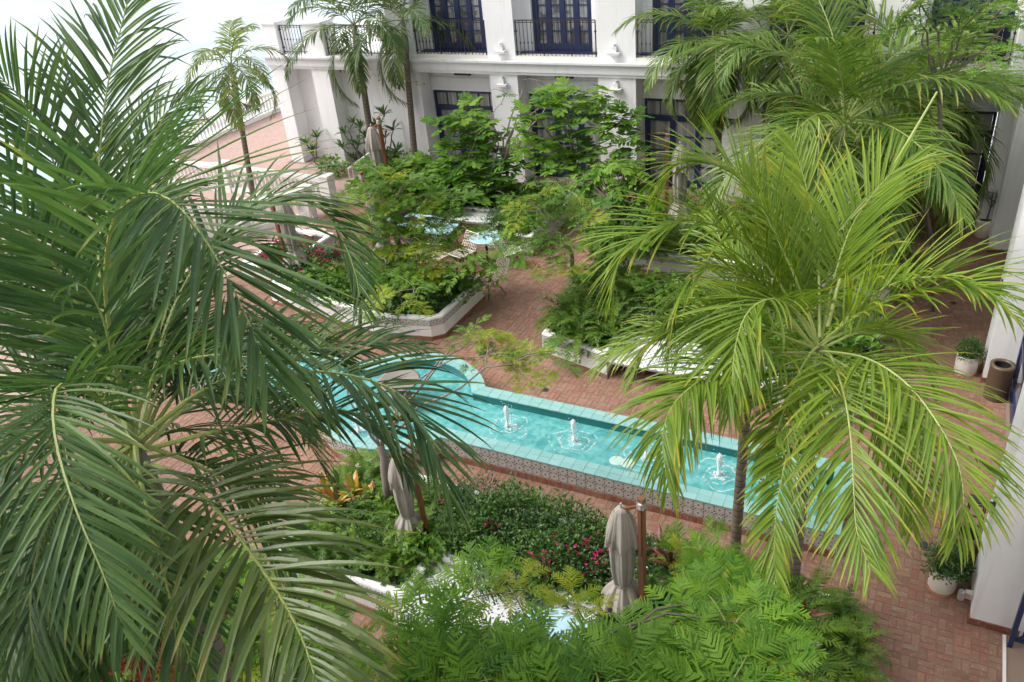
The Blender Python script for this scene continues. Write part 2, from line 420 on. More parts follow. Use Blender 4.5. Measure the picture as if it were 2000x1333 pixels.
def catmull(P, n):
    P = np.asarray(P, float)
    if len(P) == 2: P = np.array([P[0], (P[0] + P[1]) / 2, P[1]])
    Q = np.concatenate([[2 * P[0] - P[1]], P, [2 * P[-1] - P[-2]]])
    out = []
    for i in range(1, len(Q) - 2):
        p0, p1, p2, p3 = Q[i - 1:i + 3]
        for u in np.linspace(0, 1, 24, endpoint=False):
            out.append(0.5 * (2 * p1 + (p2 - p0) * u + (2 * p0 - 5 * p1 + 4 * p2 - p3) * u * u + (3 * p1 - p0 - 3 * p2 + p3) * u ** 3))
    out.append(P[-1]); out = np.array(out)
    s = np.concatenate([[0], np.cumsum(np.linalg.norm(np.diff(out, axis=0), axis=1))])
    q = np.linspace(0, s[-1], n)
    return np.stack([np.interp(q, s, out[:, c]) for c in range(3)], -1), s[-1]

def unit(a): return a / np.maximum(np.linalg.norm(a, axis=-1, keepdims=True), 1e-9)

def leaflets(P, side_ref, n, L, w, g, f0, f1, vee, S, t0, r, keel=0.22, tipw=0.25, flip=None):
    """leaf blades on both sides of the spine P; returns (N, K, 3) verts, per-blade faces, v per vertex"""
    m = len(P); T = unit(np.gradient(P, axis=0))
    B = side_ref - (T @ side_ref)[:, None] * T[:, :] if side_ref.ndim == 1 else side_ref
    B = unit(B)
    N = unit(np.cross(B, T)); 
    if N[len(N) // 3, 2] < 0: N = -N
    out = []
    ts = t0 + (1 - t0) * (np.arange(n) + 0.5) / n
    tt = np.concatenate([ts, ts + 0.4 / n]); sg = np.concatenate([np.ones(n), -np.ones(n)])
    tt = np.clip(tt + r.normal(0, 0.25 / n, 2 * n), 0, 1)
    fi = tt * (m - 1); i0 = np.clip(fi.astype(int), 0, m - 2); fr = (fi - i0)[:, None]
    lerp = lambda A: A[i0] * (1 - fr) + A[i0 + 1] * fr
    p = lerp(P); tg = unit(lerp(T)); b = unit(lerp(B)) * sg[:, None]; nn = unit(lerp(N))
    phi = np.radians(f0 + (f1 - f0) * tt + r.normal(0, 4.5, 2 * n))[:, None]
    psi = np.radians(vee * (1 - 0.5 * tt) + r.normal(0, 8, 2 * n))[:, None]
    d = np.cos(phi) * tg + np.sin(phi) * (b * np.cos(psi) + nn * np.sin(psi))
    ln = L * (0.62 + 0.38 * np.sin(PI * np.clip(tt, 0, 1) ** 0.75)) * (1 - 0.45 * np.clip((tt - 0.7) / 0.3, 0, 1)) * r.uniform(0.88, 1.08, 2 * n)
    wd = w * (0.75 + 0.25 * np.sin(PI * tt)) * r.uniform(0.85, 1.1, 2 * n)
    gg = g * r.uniform(0.5, 1.5, 2 * n) * np.where(r.random(2 * n) < .12, 2.6, 1.0)
    prof = np.interp(np.linspace(0, 1, S + 1), [0, 0.12, 0.4, 0.75, 1.0], [0.35, 0.85, 1.0, 0.72, 0.04])
    if S == 1: prof = np.array([0.8, 0.3])
    rows = []
    q = p.copy(); dd = d.copy()
    for k in range(S + 1):
        wv = unit(np.cross(dd, nn)); un = unit(np.cross(wv, dd))
        hw = (wd * prof[k] / 2)[:, None]
        up = un * hw * 2 * keel
        if S == 1 or keel == 0: rows.append(np.stack([q - wv * hw, q + wv * hw], 1))
        else: rows.append(np.stack([q - wv * hw + up, q, q + wv * hw + up], 1))
        dd = unit(dd + np.array([0, 0, -1.0]) * (gg * (0.4 + 1.6 * (k / max(S, 1)) ** 1.3) / S)[:, None])
        q = q + dd * (ln / S)[:, None]
    A = np.stack(rows, 1)                          # N, S+1, c, 3
    c = A.shape[2]
    F = []
    for k in range(S):
        for j in range(c - 1): F.append((k * c + j, k * c + j + 1, (k + 1) * c + j + 1, (k + 1) * c + j))
    v = np.repeat(np.linspace(0, 1, S + 1), c)
    return A.reshape(2 * n, -1, 3), np.array(F), v

def join_leaflets(A, F, v, r):
    n, k = A.shape[:2]
    V = A.reshape(-1, 3)
    FF = (F[None] + (np.arange(n) * k)[:, None, None]).reshape(-1, 4)
    return V, FF, np.repeat(r.random(n), k), np.tile(v, n)

def thing(name, loc, label, cat, group=None, rz=0.0, kind=None):
    return empty(name, loc, rz, label=label, cat=cat, group=group, kind=kind)

def part(mb, name, mat, root, smooth=False, **kw):
    """vertices given in world coordinates, hung under a root Empty"""
    o = mb.build(name, mat, root, smooth, **kw)
    o.location = -root.location
    return o

def multi_mesh(name, chunks):
    """chunks: (V, [faces arrays], mat, rnd, v) -> one mesh with several materials"""
    Vs, Fs, Rs, As, mats, mi = [], [], [], [], [], []
    n = 0
    for V, fl, mat, rnd, v in chunks:
        V = np.asarray(V, float)
        if mat not in mats: mats.append(mat)
        for f in fl:
            f = np.asarray(f)
            if not len(f): continue
            Fs.append(f + n); mi.append(np.full(len(f), mats.index(mat), np.int32))
        Vs.append(V); Rs.append(np.broadcast_to(np.asarray(rnd, float), (len(V),))); As.append(np.broadcast_to(np.asarray(v, float), (len(V),)))
        n += len(V)
    me = np_mesh(name, np.concatenate(Vs), Fs, None, np.concatenate(Rs), np.concatenate(As))
    for mt in mats: me.materials.append(mt)
    me.polygons.foreach_set('material_index', np.concatenate(mi))
    return me

def mbchunk(mb, mat): return (np.concatenate(mb.V), [np.concatenate(f) for f in mb.F.values()], mat, np.concatenate(mb.R), np.concatenate(mb.A))

def frond_data(pts, r, L, w, spacing, g=0.5, f0=68, f1=28, vee=25, S=5, t0=0.18, rr=0.016, keel=0.2, side=None, m=44):
    P, ln = catmull(pts, m)
    h = P[-1] - P[0]
    mid = P[m // 2] - P[0]
    hd = np.array([mid[0] + h[0], mid[1] + h[1], 0.0])
    if np.linalg.norm(hd) < 0.05: hd = np.array([1.0, 0, 0])
    sr = unit(np.cross(hd, [0, 0, 1.0])) if side is None else unit(np.array(side, float))
    n = max(6, int(ln * (1 - t0) / spacing))
    A, F, v = leaflets(P, sr, n, L, w, g, f0, f1, vee, S, t0, r, keel)
    mb = MB(); mb.tube(P[::2], np.linspace(rr, rr * 0.18, len(P[::2])), 5, rnd=r.random())
    return mb, A, F, v

def screen_size(A):
    """rough visible size of each blade in photograph pixels (0 when out of frame)"""
    a = A[:, 0]; b = A[:, -1]; c = A[:, A.shape[1] // 2]
    def pj(p):
        q = (p - CAM) @ RC.T; return np.stack([q[:, 0] / q[:, 2] * FPX + 1000, q[:, 1] / q[:, 2] * FPX + 666.5], -1), q[:, 2]
    pa, _ = pj(a); pb, _ = pj(b); pc, d = pj(c)
    s = np.linalg.norm(pa - pc, axis=1) + np.linalg.norm(pb - pc, axis=1)
    ok = (pc[:, 0] > 10) & (pc[:, 0] < 1990) & (pc[:, 1] > 10) & (pc[:, 1] < 1323)
    return np.where(ok, s / d, 0)

def palm(label, group, base, crown, fronds, mat, rmat, tr=0.07, shaft=0.9, nsep=0, seed=1, par=None, cat='palm tree', lean=None, name='palm_tree', mats=None):
    r = np.random.default_rng(seed)
    base = np.array(base, float); crown = np.array(crown, float)
    root = thing(name, tuple(base), label, cat, group)
    up = unit(crown - base)
    k = 26; sh0 = crown - up * shaft
    P = base + (sh0 - base) * np.linspace(0, 1, k)[:, None]
    if lean is not None: P = P + np.array(lean) * np.sin(np.linspace(0, PI, k))[:, None]
    mb = MB(); rad = tr * (1.12 - 0.22 * np.linspace(0, 1, k)); rad[0] *= 1.35; rad = rad * (1 + 0.035 * (np.arange(k) % 2))
    mb.tube(P, rad, 12)
    part(mb, 'trunk', M['palm_bark'], root, True)
    mb = MB()
    P = sh0 + (crown - sh0) * np.linspace(0, 1, 8)[:, None]
    mb.tube(P, tr * np.array([1.0, 1.18, 1.22, 1.15, 1.02, 0.9, 0.75, 0.5]), 10)
    part(mb, 'crownshaft', M['crownshaft'], root, True)
    allA = []
    for i, fr in enumerate(fronds):
        p = dict(par or {})
        mt = mat
        if isinstance(fr, tuple): fr, over = fr; p.update(over)
        mt = p.pop('mat', mat)
        mb, A, F, v = frond_data(fr, r, **p)
        allA.append((mb, A, F, v, mt))
    keep = [np.zeros(len(a[1]), bool) for a in allA]
    if nsep:
        sizes = np.concatenate([screen_size(a[1]) for a in allA]); th = np.sort(sizes)[-nsep]
        keep = [screen_size(a[1]) >= max(th, 1e-6) for a in allA]
    for (mb, A, F, v, mt), kp in zip(allA, keep):
        ch = [mbchunk(mb, rmat)]
        if (~kp).any():
            V, FF, rn, vv = join_leaflets(A[~kp], F, v, r); ch.append((V, [FF], mt, rn, vv))
        fo = bpy.data.objects.new('frond', multi_mesh('frond', ch)); link(fo, root); fo.location = -root.location
        for blade in A[kp]:
            lo = bpy.data.objects.new('leaflet', np_mesh('leaflet', blade, F, mt, np.full(len(blade), r.random()), v)); link(lo, fo)
    return root

def auto_fronds(crown, n, length, seed, e_hi=75, e_lo=-15, droop=95, jitter=0.25):
    """arching fronds all round a crown: the youngest stand up, the oldest hang"""
    r = np.random.default_rng(seed); out = []
    for i in range(n):
        u = (i + 0.5) / n
        az = i * 2.39996 + r.uniform(-jitter, jitter)
        e0 = math.radians(e_hi + (e_lo - e_hi) * u + r.uniform(-6, 6))
        dr = math.radians(droop * r.uniform(0.8, 1.2) * (0.55 + 0.6 * u))
        L = length * r.uniform(0.85, 1.1)
        p = np.array(crown, float); pts = [p.copy()]; bend = r.uniform(-0.25, 0.25)
        for k in range(8):
            e = e0 - dr * ((k + 0.5) / 8) ** 1.25
            a = az + bend * k / 8
            p = p + L / 8 * np.array([math.cos(e) * math.cos(a), math.cos(e) * math.sin(a), math.sin(e)]); pts.append(p.copy())
        out.append(np.array(pts))
    return out

# ------------------------------------------------------------------ feathery (pinnate) leaves
def pinnate_leaf(r, L=0.34, pairs=4, plen=0.2, pw=0.085, detail=10, mat=None, droop=0.25, name='leaf'):
    """a compound leaf growing along +X: a stalk with pairs of pinnae, each pinna rows of leaflets"""
    mb = MB(); ch = []
    X = np.linspace(0, L, 8); Z = -droop * (X / L) ** 2 * L + 0.06 * np.sin(X / L * PI) * L
    P = np.stack([X, np.zeros(8), Z], -1); mb.tube(P, np.linspace(0.004, 0.0018, 8), 4)
    Vs, Fs, R, n = [], [], [], 0
    for k in range(pairs + 1):
        t = 0.30 + 0.7 * k / pairs; x = t * L; z = np.interp(x, X, Z)
        for s in ((1, -1) if k < pairs else (1, -1, 0)):
            ang = math.radians((72 - 42 * k / pairs + r.uniform(-8, 8))) * s if s else r.uniform(-0.12, 0.12)
            l = plen * (0.8 + 0.35 * math.sin(PI * (0.15 + 0.75 * k / pairs))) * r.uniform(0.9, 1.1)
            pit = r.uniform(-0.12, 0.30) - 0.1 * k / pairs
            q = catmull([(0, 0, 0), (l * .5, 0, 0.04 * l), (l, 0, -0.10 * l)], 8)[0]
            A, F, v = leaflets(q, np.array([0, 1.0, 0]), detail, pw * 0.62, l / detail * 0.92, 0.15, 62, 40, 10, 1, 0.04, r, 0)
            V, FF, rn, vv = join_leaflets(A, F, v, r)
            c, sn = math.cos(ang), math.sin(ang); cp, sp = math.cos(pit), math.sin(pit)
            V = np.stack([V[:, 0] * cp + V[:, 2] * sp, V[:, 1], V[:, 2] * cp - V[:, 0] * sp], -1)
            V = np.stack([V[:, 0] * c - V[:, 1] * sn + x, V[:, 0] * sn + V[:, 1] * c, V[:, 2] + z], -1)
            Vs.append(V); Fs.append(FF + n); R.append(np.clip(rn * 0.35 + r.random() * 0.6, 0, 1)); n += len(V)
    ch = [mbchunk(mb, M['rachis']), (np.concatenate(Vs), [np.concatenate(Fs)], mat, np.concatenate(R), 0.0)]
    return multi_mesh(name, ch)

def lens_leaf(r, L=0.3, pairs=3, plen=0.17, pw=0.07, mat=None, droop=0.2, name='leaf'):
    """the same leaf seen from afar: every pinna one blade with a notched outline"""
    Vs, Fs, R, n = [], [], [], 0
    for k in range(pairs + 1):
        t = 0.3 + 0.7 * k / pairs; x = t * L; z = -droop * t * t * L
        for s in ((1, -1) if k < pairs else (1, -1, 0)):
            ang = math.radians((70 - 38 * k / pairs + r.uniform(-10, 10))) * s if s else 0.0
            l = plen * r.uniform(0.8, 1.15); wq = pw * r.uniform(0.85, 1.1) / 2; tilt = r.uniform(-0.3, 0.3)
            prof = [(0.0, 0.15), (0.15, 0.7), (0.35, 1.0), (0.6, 1.0), (0.82, 0.75), (1.0, 0.15)]
            V = []
            for a, b in prof:
                bb = b * (1 + r.uniform(-0.12, 0.12))
                V += [(a * l, -wq * bb, -0.14 * a * a * l + wq * tilt), (a * l, wq * bb, -0.14 * a * a * l - wq * tilt)]
            V = np.array(V); c, sn = math.cos(ang), math.sin(ang)
            V = np.stack([V[:, 0] * c - V[:, 1] * sn + x, V[:, 0] * sn + V[:, 1] * c, V[:, 2] + z], -1)
            Vs.append(V); Fs.append(np.array([(2 * i, 2 * i + 1, 2 * i + 3, 2 * i + 2) for i in range(5)]) + n); R.append(np.full(len(V), r.random())); n += len(V)
    return np.concatenate(Vs), np.concatenate(Fs), np.concatenate(R)

LR = np.random.default_rng(11)
LEAF_NEAR = [pinnate_leaf(LR, LR.uniform(.13, .20), int(LR.integers(1, 3)), LR.uniform(.18, .22), LR.uniform(.11, .135), 11, M['leaf_near'], LR.uniform(.1, .5)) for _ in range(6)]
LEAF_NEAR_Y = [pinnate_leaf(LR, LR.uniform(.10, .15), 1, LR.uniform(.15, .20), LR.uniform(.07, .085), 13, M['leaf_yellow'], LR.uniform(.0, .3)) for _ in range(3)]
LEAF_MID = [pinnate_leaf(LR, LR.uniform(.24, .36), int(LR.integers(2, 4)), LR.uniform(.16, .21), LR.uniform(.085, .105), 8, M['leaf_tree'], LR.uniform(.1, .5)) for _ in range(6)]
LEAF_MID_Y = [pinnate_leaf(LR, LR.uniform(.18, .28), 3, LR.uniform(.13, .18), LR.uniform(.07, .09), 8, M['leaf_yellow'], LR.uniform(.1, .4)) for _ in range(3)]

def orient(d, up_roll):
    d = Vector(d).normalized(); z = Vector((0, 0, 1)); z = (z - d * z.dot(d))
    if z.length < 0.05: z = Vector((1, 0, 0)) - d * d.x
    z.normalize(); y = z.cross(d)
    R = Matrix((d, y, z)).transposed()
    return R @ Matrix.Rotation(up_roll, 3, 'X')

def branch_path(a, b, r, sag=0.12, k=7):
    a = np.array(a, float); b = np.array(b, float); l = np.linalg.norm(b - a)
    u = np.linspace(0, 1, k)[:, None]
    off = np.array([0, 0, 1.0]) * sag * l + r.normal(0, 0.05 * l, 3)
    P = a + (b - a) * u + off * (np.sin(u * PI))
    P[1:-1] += r.normal(0, 0.018 * l, (k - 2, 3))
    return P

def feather_tree(label, base, fork, tips, seed, r0=0.05, leaves=3, scale=1.0, variants=None, yellow=None, ymix=0.15, separate=True, group=None, bark=None, limb=.6, mains=4, name='feathery_tree', cat='tree', bare=0.0, updir=0.15, twigr=0.006):
    r = np.random.default_rng(seed)
    base = np.array(base, float); fork = np.array(fork, float); tips = np.array(tips, float)
    root = thing(name, tuple(base), label, cat, group)
    mb = MB(); bk = bark or M['bark']
    P = branch_path(base, fork, r, 0.02, 7); mb.tube(P, np.linspace(r0, r0 * 0.75, 7), 8)
    part(mb, 'trunk', bk, root, True)
    # limbs: a few mains reach for far tips, the others leave the nearest point of a main
    order = r.permutation(len(tips)); mains_i = order[:mains]; nodes = [fork]; limbs = MB(); dirs = {}
    pts_all = [P[-1]]
    for i in mains_i:
        Q = branch_path(fork, tips[i], r, 0.14, 9); limbs.tube(Q, np.linspace(r0 * limb, twigr, 9), 6)
        pts_all += list(Q[2:7]); dirs[i] = Q[-1] - Q[-3]
    for i in order[mains:]:
        A = np.array(pts_all); d = np.linalg.norm(A - tips[i], axis=1) + 0.6 * np.maximum(0, A[:, 2] - tips[i][2]); j = int(np.argmin(d))
        Q = branch_path(A[j], tips[i], r, 0.10, 6); limbs.tube(Q, np.linspace(max(twigr * 1.5, r0 * limb * .35), twigr * 0.7, 6), 5)
        pts_all += list(Q[2:5]); dirs[i] = Q[-1] - Q[-2]
    part(limbs, 'branch', bk, root, True)
    jV, jF, jR, n = [], [], [], 0
    for i in range(len(tips)):
        if r.random() < bare: continue
        d0 = unit(dirs[i]); a0 = math.atan2(d0[1], d0[0])
        yl = r.random() < ymix
        for k in range(leaves):
            az = a0 + (k - (leaves - 1) / 2) * (5.2 / max(leaves, 1)) * r.uniform(0.8, 1.2) + r.uniform(-0.3, 0.3)
            el = updir + r.uniform(-0.35, 0.45)
            d = (math.cos(az) * math.cos(el), math.sin(az) * math.cos(el), math.sin(el))
            s = scale * r.uniform(0.75, 1.2)
            Rm = orient(d, r.uniform(-0.35, 0.35))
            pos = tips[i] - d0 * r.uniform(0, 0.12) * scale
            if separate:
                vs_ = (yellow if (yl and yellow) else variants)
                o = bpy.data.objects.new('leaf', vs_[int(r.integers(len(vs_)))]); link(o, root)
                o.matrix_local = Matrix.Translation(Vector(pos - base)) @ (Rm * s).to_4x4()
            else:
                V, F, R = lens_leaf(r, .28 * s, 3, .185 * s, .068 * s, None, r.uniform(0, .4))
                V = V @ np.array(Rm).T + pos
                jV.append(V); jF.append(F + n); jR.append(np.clip(R * 0.5 + (0.5 if yl else 0.0) + r.uniform(0, 0.25), 0, 1)); n += len(V)
    if not separate and jV:
        me = np_mesh('crown', np.concatenate(jV), np.concatenate(jF), M['leaf_tree'], np.concatenate(jR), None)
        o = bpy.data.objects.new('crown', me); link(o, root); o.location = -root.location
    return root

def ellipsoid_tips(c, rad, n, seed, lo=-0.5):
    r = np.random.default_rng(seed); out = []
    while len(out) < n:
        p = r.normal(0, 1, 3); p /= np.linalg.norm(p)
        if p[2] < lo: continue
        out.append(np.array(c) + p * np.array(rad) * r.uniform(0.45, 1.0))
    return np.array(out)

# ------------------------------------------------------------------ shrubs, ferns and small plants (mesh variants, shared)
def shrub_mesh(name, r, rad, hgt, n, ll, lw, mat, clump=5):
    """leaf blades in sprays over a dome, gaps between the sprays"""
    sprays = max(4, n // clump)
    d = r.normal(0, 1, (sprays, 3)); d[:, 2] = np.abs(d[:, 2]) * 0.9 + 0.05; d = unit(d)
    c = d * np.array([rad, rad, hgt]) * r.uniform(0.55, 1.05, (sprays, 1))
    C = np.repeat(c, clump, 0) + r.normal(0, ll * 0.75, (sprays * clump, 3)); D = np.repeat(d, clump, 0)
    k = len(C)
    out = unit(D * 0.6 + r.normal(0, 0.65, (k, 3)) + np.array([0, 0, 0.10]))
    nrm = unit(D * 0.5 + np.array([0, 0, 0.9]) + r.normal(0, 0.35, (k, 3)))
    sd_ = unit(np.cross(out, nrm)); nn = unit(np.cross(sd_, out))
    L = (ll * r.uniform(0.65, 1.2, k))[:, None]; Wd = (lw * r.uniform(0.7, 1.15, k))[:, None]
    b = C; mid = C + out * L * 0.5 + nn * L * 0.08; tip = C + out * L - nn * L * 0.06
    lf = mid + sd_ * Wd / 2 + nn * Wd * 0.12; rt = mid - sd_ * Wd / 2 + nn * Wd * 0.12
    V = np.stack([b, lf, tip, rt, mid], 1).reshape(-1, 3); V[:, 2] = np.maximum(V[:, 2], 0.01)
    i = np.arange(k)[:, None] * 5
    F = np.concatenate([i + np.array([[0, 4, 2, 1]]), i + np.array([[0, 3, 2, 4]])])
    rn = np.repeat(np.clip(np.repeat(r.random(sprays), clump) * 0.6 + r.random(k) * 0.4, 0, 1), 5)
    mb = MB()
    for q in c[:10]: mb.tube(branch_path((0, 0, 0), q, r, 0.05, 4), np.linspace(0.008, 0.003, 4), 4)
    return multi_mesh(name, [(V, [F], mat, rn, 0.0), mbchunk(mb, M['bark'])])

def fern_mesh(name, r, n, L, mat, leafl=0.085, droop=1.0, up=70):
    ch_v, ch_f, ch_r, ch_a, k = [], [], [], [], 0; mb = MB()
    for i in range(n):
        az = i * 2.39996 + r.uniform(-.3, .3); e = math.radians(up * r.uniform(0.35, 1.1)); l = L * r.uniform(.7, 1.1)
        p = np.zeros(3); pts = [p.copy()]
        for j in range(5):
            ee = e - droop * (j / 4) ** 1.2 * r.uniform(.9, 1.3)
            p = p + l / 5 * np.array([math.cos(ee) * math.cos(az), math.cos(ee) * math.sin(az), math.sin(ee)]); pts.append(p.copy())
        P, _ = catmull(pts, 16)
        A, F, v = leaflets(P, unit(np.array([-math.sin(az), math.cos(az), 0.0])), int(l / 0.032), leafl, 0.028, 0.2, 72, 45, 12, 1, 0.08, r, 0)
        V, FF, rn, vv = join_leaflets(A, F, v, r)
        ch_v.append(V); ch_f.append(FF + k); ch_r.append(np.clip(rn * .3 + r.random() * .7, 0, 1)); ch_a.append(vv); k += len(V)
        mb.tube(P[::3], 0.004, 3, cap=False)
    return multi_mesh(name, [(np.concatenate(ch_v), [np.concatenate(ch_f)], mat, np.concatenate(ch_r), np.concatenate(ch_a)), mbchunk(mb, M['rachis_dark'])])

def blade_rosette(name, r, n, L, w, mat, up=60, droop=0.8, S=4, stem=0.0):
    """strap leaves round a centre (croton, bird's nest, dracaena)"""
    chV, chF, chR, chA, k = [], [], [], [], 0
    for i in range(n):
        az = i * 2.39996 + r.uniform(-.25, .25); e = math.radians(up * r.uniform(.45, 1.15)); l = L * r.uniform(.7, 1.1)
        z0 = stem * (1 - i / n) 
        d = np.array([math.cos(e) * math.cos(az), math.cos(e) * math.sin(az), math.sin(e)]); sdv = np.array([-math.sin(az), math.cos(az), 0])
        q = np.array([0, 0, stem * r.uniform(.3, 1.0)]) + d * 0.02; V = []
        for j in range(S + 1):
            hw = w / 2 * [0.3, 0.85, 1.0, 0.75, 0.06][min(4, round(j * 4 / S))]
            nn = np.cross(d, sdv)
            V += [q - sdv * hw - nn * hw * .25, q, q + sdv * hw - nn * hw * .25]
            d = unit(d + np.array([0, 0, -droop / S * (0.5 + j / S)])); q = q + d * l / S
        f = []
        for j in range(S):
            for c in (0, 1): f.append((j * 3 + c, j * 3 + c + 1, (j + 1) * 3 + c + 1, (j + 1) * 3 + c))
        chV.append(np.array(V)); chF.append(np.array(f) + k); chR.append(np.full(len(V), r.random())); chA.append(np.repeat(np.linspace(0, 1, S + 1), 3)); k += len(V)
    ch = [(np.concatenate(chV), [np.concatenate(chF)], mat, np.concatenate(chR), np.concatenate(chA))]
    if stem > 0.05:
        mb = MB(); mb.tube([(0, 0, 0), (0.01, 0, stem * .5), (0, 0, stem)], [0.02, 0.016, 0.01], 5); ch.append(mbchunk(mb, M['bark']))
    return multi_mesh(name, ch)

def blossom_mesh(name, r, n, s, mat, spread):
    V, F, k = [], [], 0
    for i in range(n):
        c = r.normal(0, spread, 3)
        for j in range(3):
            a = r.normal(0, 1, 3); b = r.normal(0, 1, 3); a = unit(a) * s * r.uniform(.6, 1); b = unit(np.cross(a, b)) * s * .7
            V += [c - a / 2, c + b / 2 + a * .1, c + a / 2, c - b / 2 + a * .1]; F.append((k, k + 1, k + 2, k + 3)); k += 4
    return np_mesh(name, np.array(V), np.array(F), mat, r.random(len(V)), None)

PR = np.random.default_rng(23)
SHRUB = [shrub_mesh('foliage', PR, .42, .50, 620, .085, .042, M['leaf_shrub']) for _ in range(3)]
SHRUB_DARK = [shrub_mesh('foliage', PR, .45, .45, 720, .075, .026, M['leaf_dark']) for _ in range(3)]
SHRUB_BROAD = [shrub_mesh('foliage', PR, .45, .55, 230, .17, .10, M['leaf_tree'], 4) for _ in range(2)]
FERN = [fern_mesh('fronds', PR, 26, .62, M['leaf_fern']) for _ in range(3)]
FERN_BIG = [fern_mesh('fronds', PR, 34, .85, M['leaf_fern'], .10, 1.3) for _ in range(2)]
CROTON = [blade_rosette('leaves', PR, 26, .34, .085, M['croton'], 65, .5, 4, .35) for _ in range(2)]
ROSETTE = [blade_rosette('leaves', PR, 16, .50, .10, M['leaf_fern'], 70, .7, 4) for _ in range(2)]
BRONZE = [blade_rosette('leaves', PR, 14, .42, .07, M['bronze'], 75, .6, 4, .5) for _ in range(2)]
GRASSY = [blade_rosette('leaves', PR, 40, .38, .018, M['leaf_fern'], 75, 1.0, 4) for _ in range(2)]
PALMLET = [fern_mesh('fronds', PR, 12, .9, M['palm_mid'], .26, .8, 75) for _ in range(2)]
BLOOM = [blossom_mesh('blossom', PR, 9, .07, M['flower_magenta'], .055) for _ in range(2)]
BLOOM_W = [blossom_mesh('blossom', PR, 2, .05, M['flower_white'], .015) for _ in range(2)]
BLOOM_V = [blossom_mesh('blossom', PR, 2, .045, M['flower_violet'], .015)]

def plant(kind, variants, loc, s, label, group, part_name='foliage', cat='plant', bloom=None, nb=0, seed=0, dome=(.42, .42, .5)):
    r = np.random.default_rng(seed + int(abs(loc[0]) * 97 + abs(loc[1]) * 61))
    root = thing(kind, tuple(loc), label, cat, group, r.uniform(0, 6.28))
    o = bpy.data.objects.new(part_name, variants[int(r.integers(len(variants)))]); link(o, root)
    o.scale = (s * r.uniform(.9, 1.1), s * r.uniform(.9, 1.1), s * r.uniform(.85, 1.1))
    for k in range(nb):
        d = r.normal(0, 1, 3); d[2] = abs(d[2]); d = unit(d)
        b = bpy.data.objects.new('blossom', bloom[int(r.integers(len(bloom)))]); link(b, root)
        b.location = tuple(d * np.array(dome) * s * r.uniform(.9, 1.08)); b.rotation_euler = tuple(r.uniform(0, 6, 3))
        b.scale = (s * r.uniform(.8, 1.3),) * 3
    return root

def in_poly(x, y, poly):
    c = False; n = len(poly)
    for i in range(n):
        x0, y0 = poly[i]; x1, y1 = poly[i - 1]
        if (y0 > y) != (y1 > y) and x < (x1 - x0) * (y - y0) / (y1 - y0) + x0: c = not c
    return c

def copy_tree(o, parent=None):
    c = o.copy(); COL.objects.link(c); c.parent = parent
    for ch in list(o.children): copy_tree(ch, c)
    return c

def unit_tile(name, mat, th=0.012):
    """1 x 1 tile in the XZ plane, face towards -Y, UV 0..1 on the face"""
    b = 0.016
    V = [(0.006, 0, 0.006), (0.994, 0, 0.006), (0.994, 0, 0.994), (0.006, 0, 0.994),
         (b, -th, b), (1 - b, -th, b), (1 - b, -th, 1 - b), (b, -th, 1 - b)]
    F = np.array([(4, 5, 6, 7), (0, 1, 5, 4), (1, 2, 6, 5), (2, 3, 7, 6), (3, 0, 4, 7)])
    uv = []
    for f in F:
        for i in f: uv.append((V[i][0], V[i][2]))
    return np_mesh(name, np.array(V), F, mat, None, None, np.array(uv))

# ------------------------------------------------------------------ ground
paving = MB(); paving.poly([(-27.6, -2, -0.004), (3.2, -2, -0.004), (3.2, 26, -0.004), (-27.6, 26, -0.004)])
pav = paving.build('paving', M['grout'], kind='structure')
far = MB()
for (a, b, c, d) in ((-27.6, -16.9, 3.0, 23.0), (-27.6, -21.9, 23.0, 34.0)):
    far.poly([(a, c, 0.002), (b, c, 0.002), (b, d, 0.002), (a, d, 0.002)])
far.build('far_paving', M['far_paving'], kind='structure')
base_slab = MB(); base_slab.box(-27.6, 3.2, -2, 36, -5.9, -0.012)
base_slab.build('terrace_ground', M['white_wall'], kind='structure')
sea = MB(); sea.poly([(-4500, -2500, -6), (900, -2500, -6), (900, 4500, -6), (-4500, 4500, -6)])
sea.build('sea_water', M['sea'], kind='structure')

# planter outlines (plan, metres): walls of white plaster with a tile band
PLANTERS = {
 'A': [(-9.40, 15.5), (-9.40, 13.62), (-9.62, 13.40), (-10.9, 13.15), (-14.6, 13.7), (-14.6, 15.5)],
 'B': [(-6.95, 13.62), (-5.33, 13.22), (-5.33, 14.05), (-2.05, 14.05), (-2.05, 13.22), (-0.75, 13.22), (-0.45, 13.6), (-0.45, 16.4), (-6.95, 16.6)],
 'C': [(-9.30, 18.1), (-9.30, 21.2), (-15.2, 21.2), (-15.2, 19.5), (-10.7, 19.5), (-10.7, 18.1)],
 'D': [(-8.15, 6.35), (-5.72, 6.3), (-5.72, 7.15), (-3.15, 7.15), (-3.15, 6.3), (-0.35, 6.3), (-0.35, 8.55), (-8.15, 8.75)],
 'E': [(-7.3, 18.0), (-0.5, 18.0), (-0.5, 20.6), (-7.3, 20.6)],
 'F': [(-16.4, 14.6), (-15.0, 14.6), (-15.0, 17.0), (-16.4, 17.0)],
}
FX, FY = -8.6, 10.67
def on_bed(x, y):
    if any(in_poly(x, y, p) for p in PLANTERS.values()): return True
    if -14.0 < x < -0.42 and abs(y - FY) < 0.84: return True
    return (x - FX) ** 2 + (y - FY) ** 2 < 1.62 ** 2

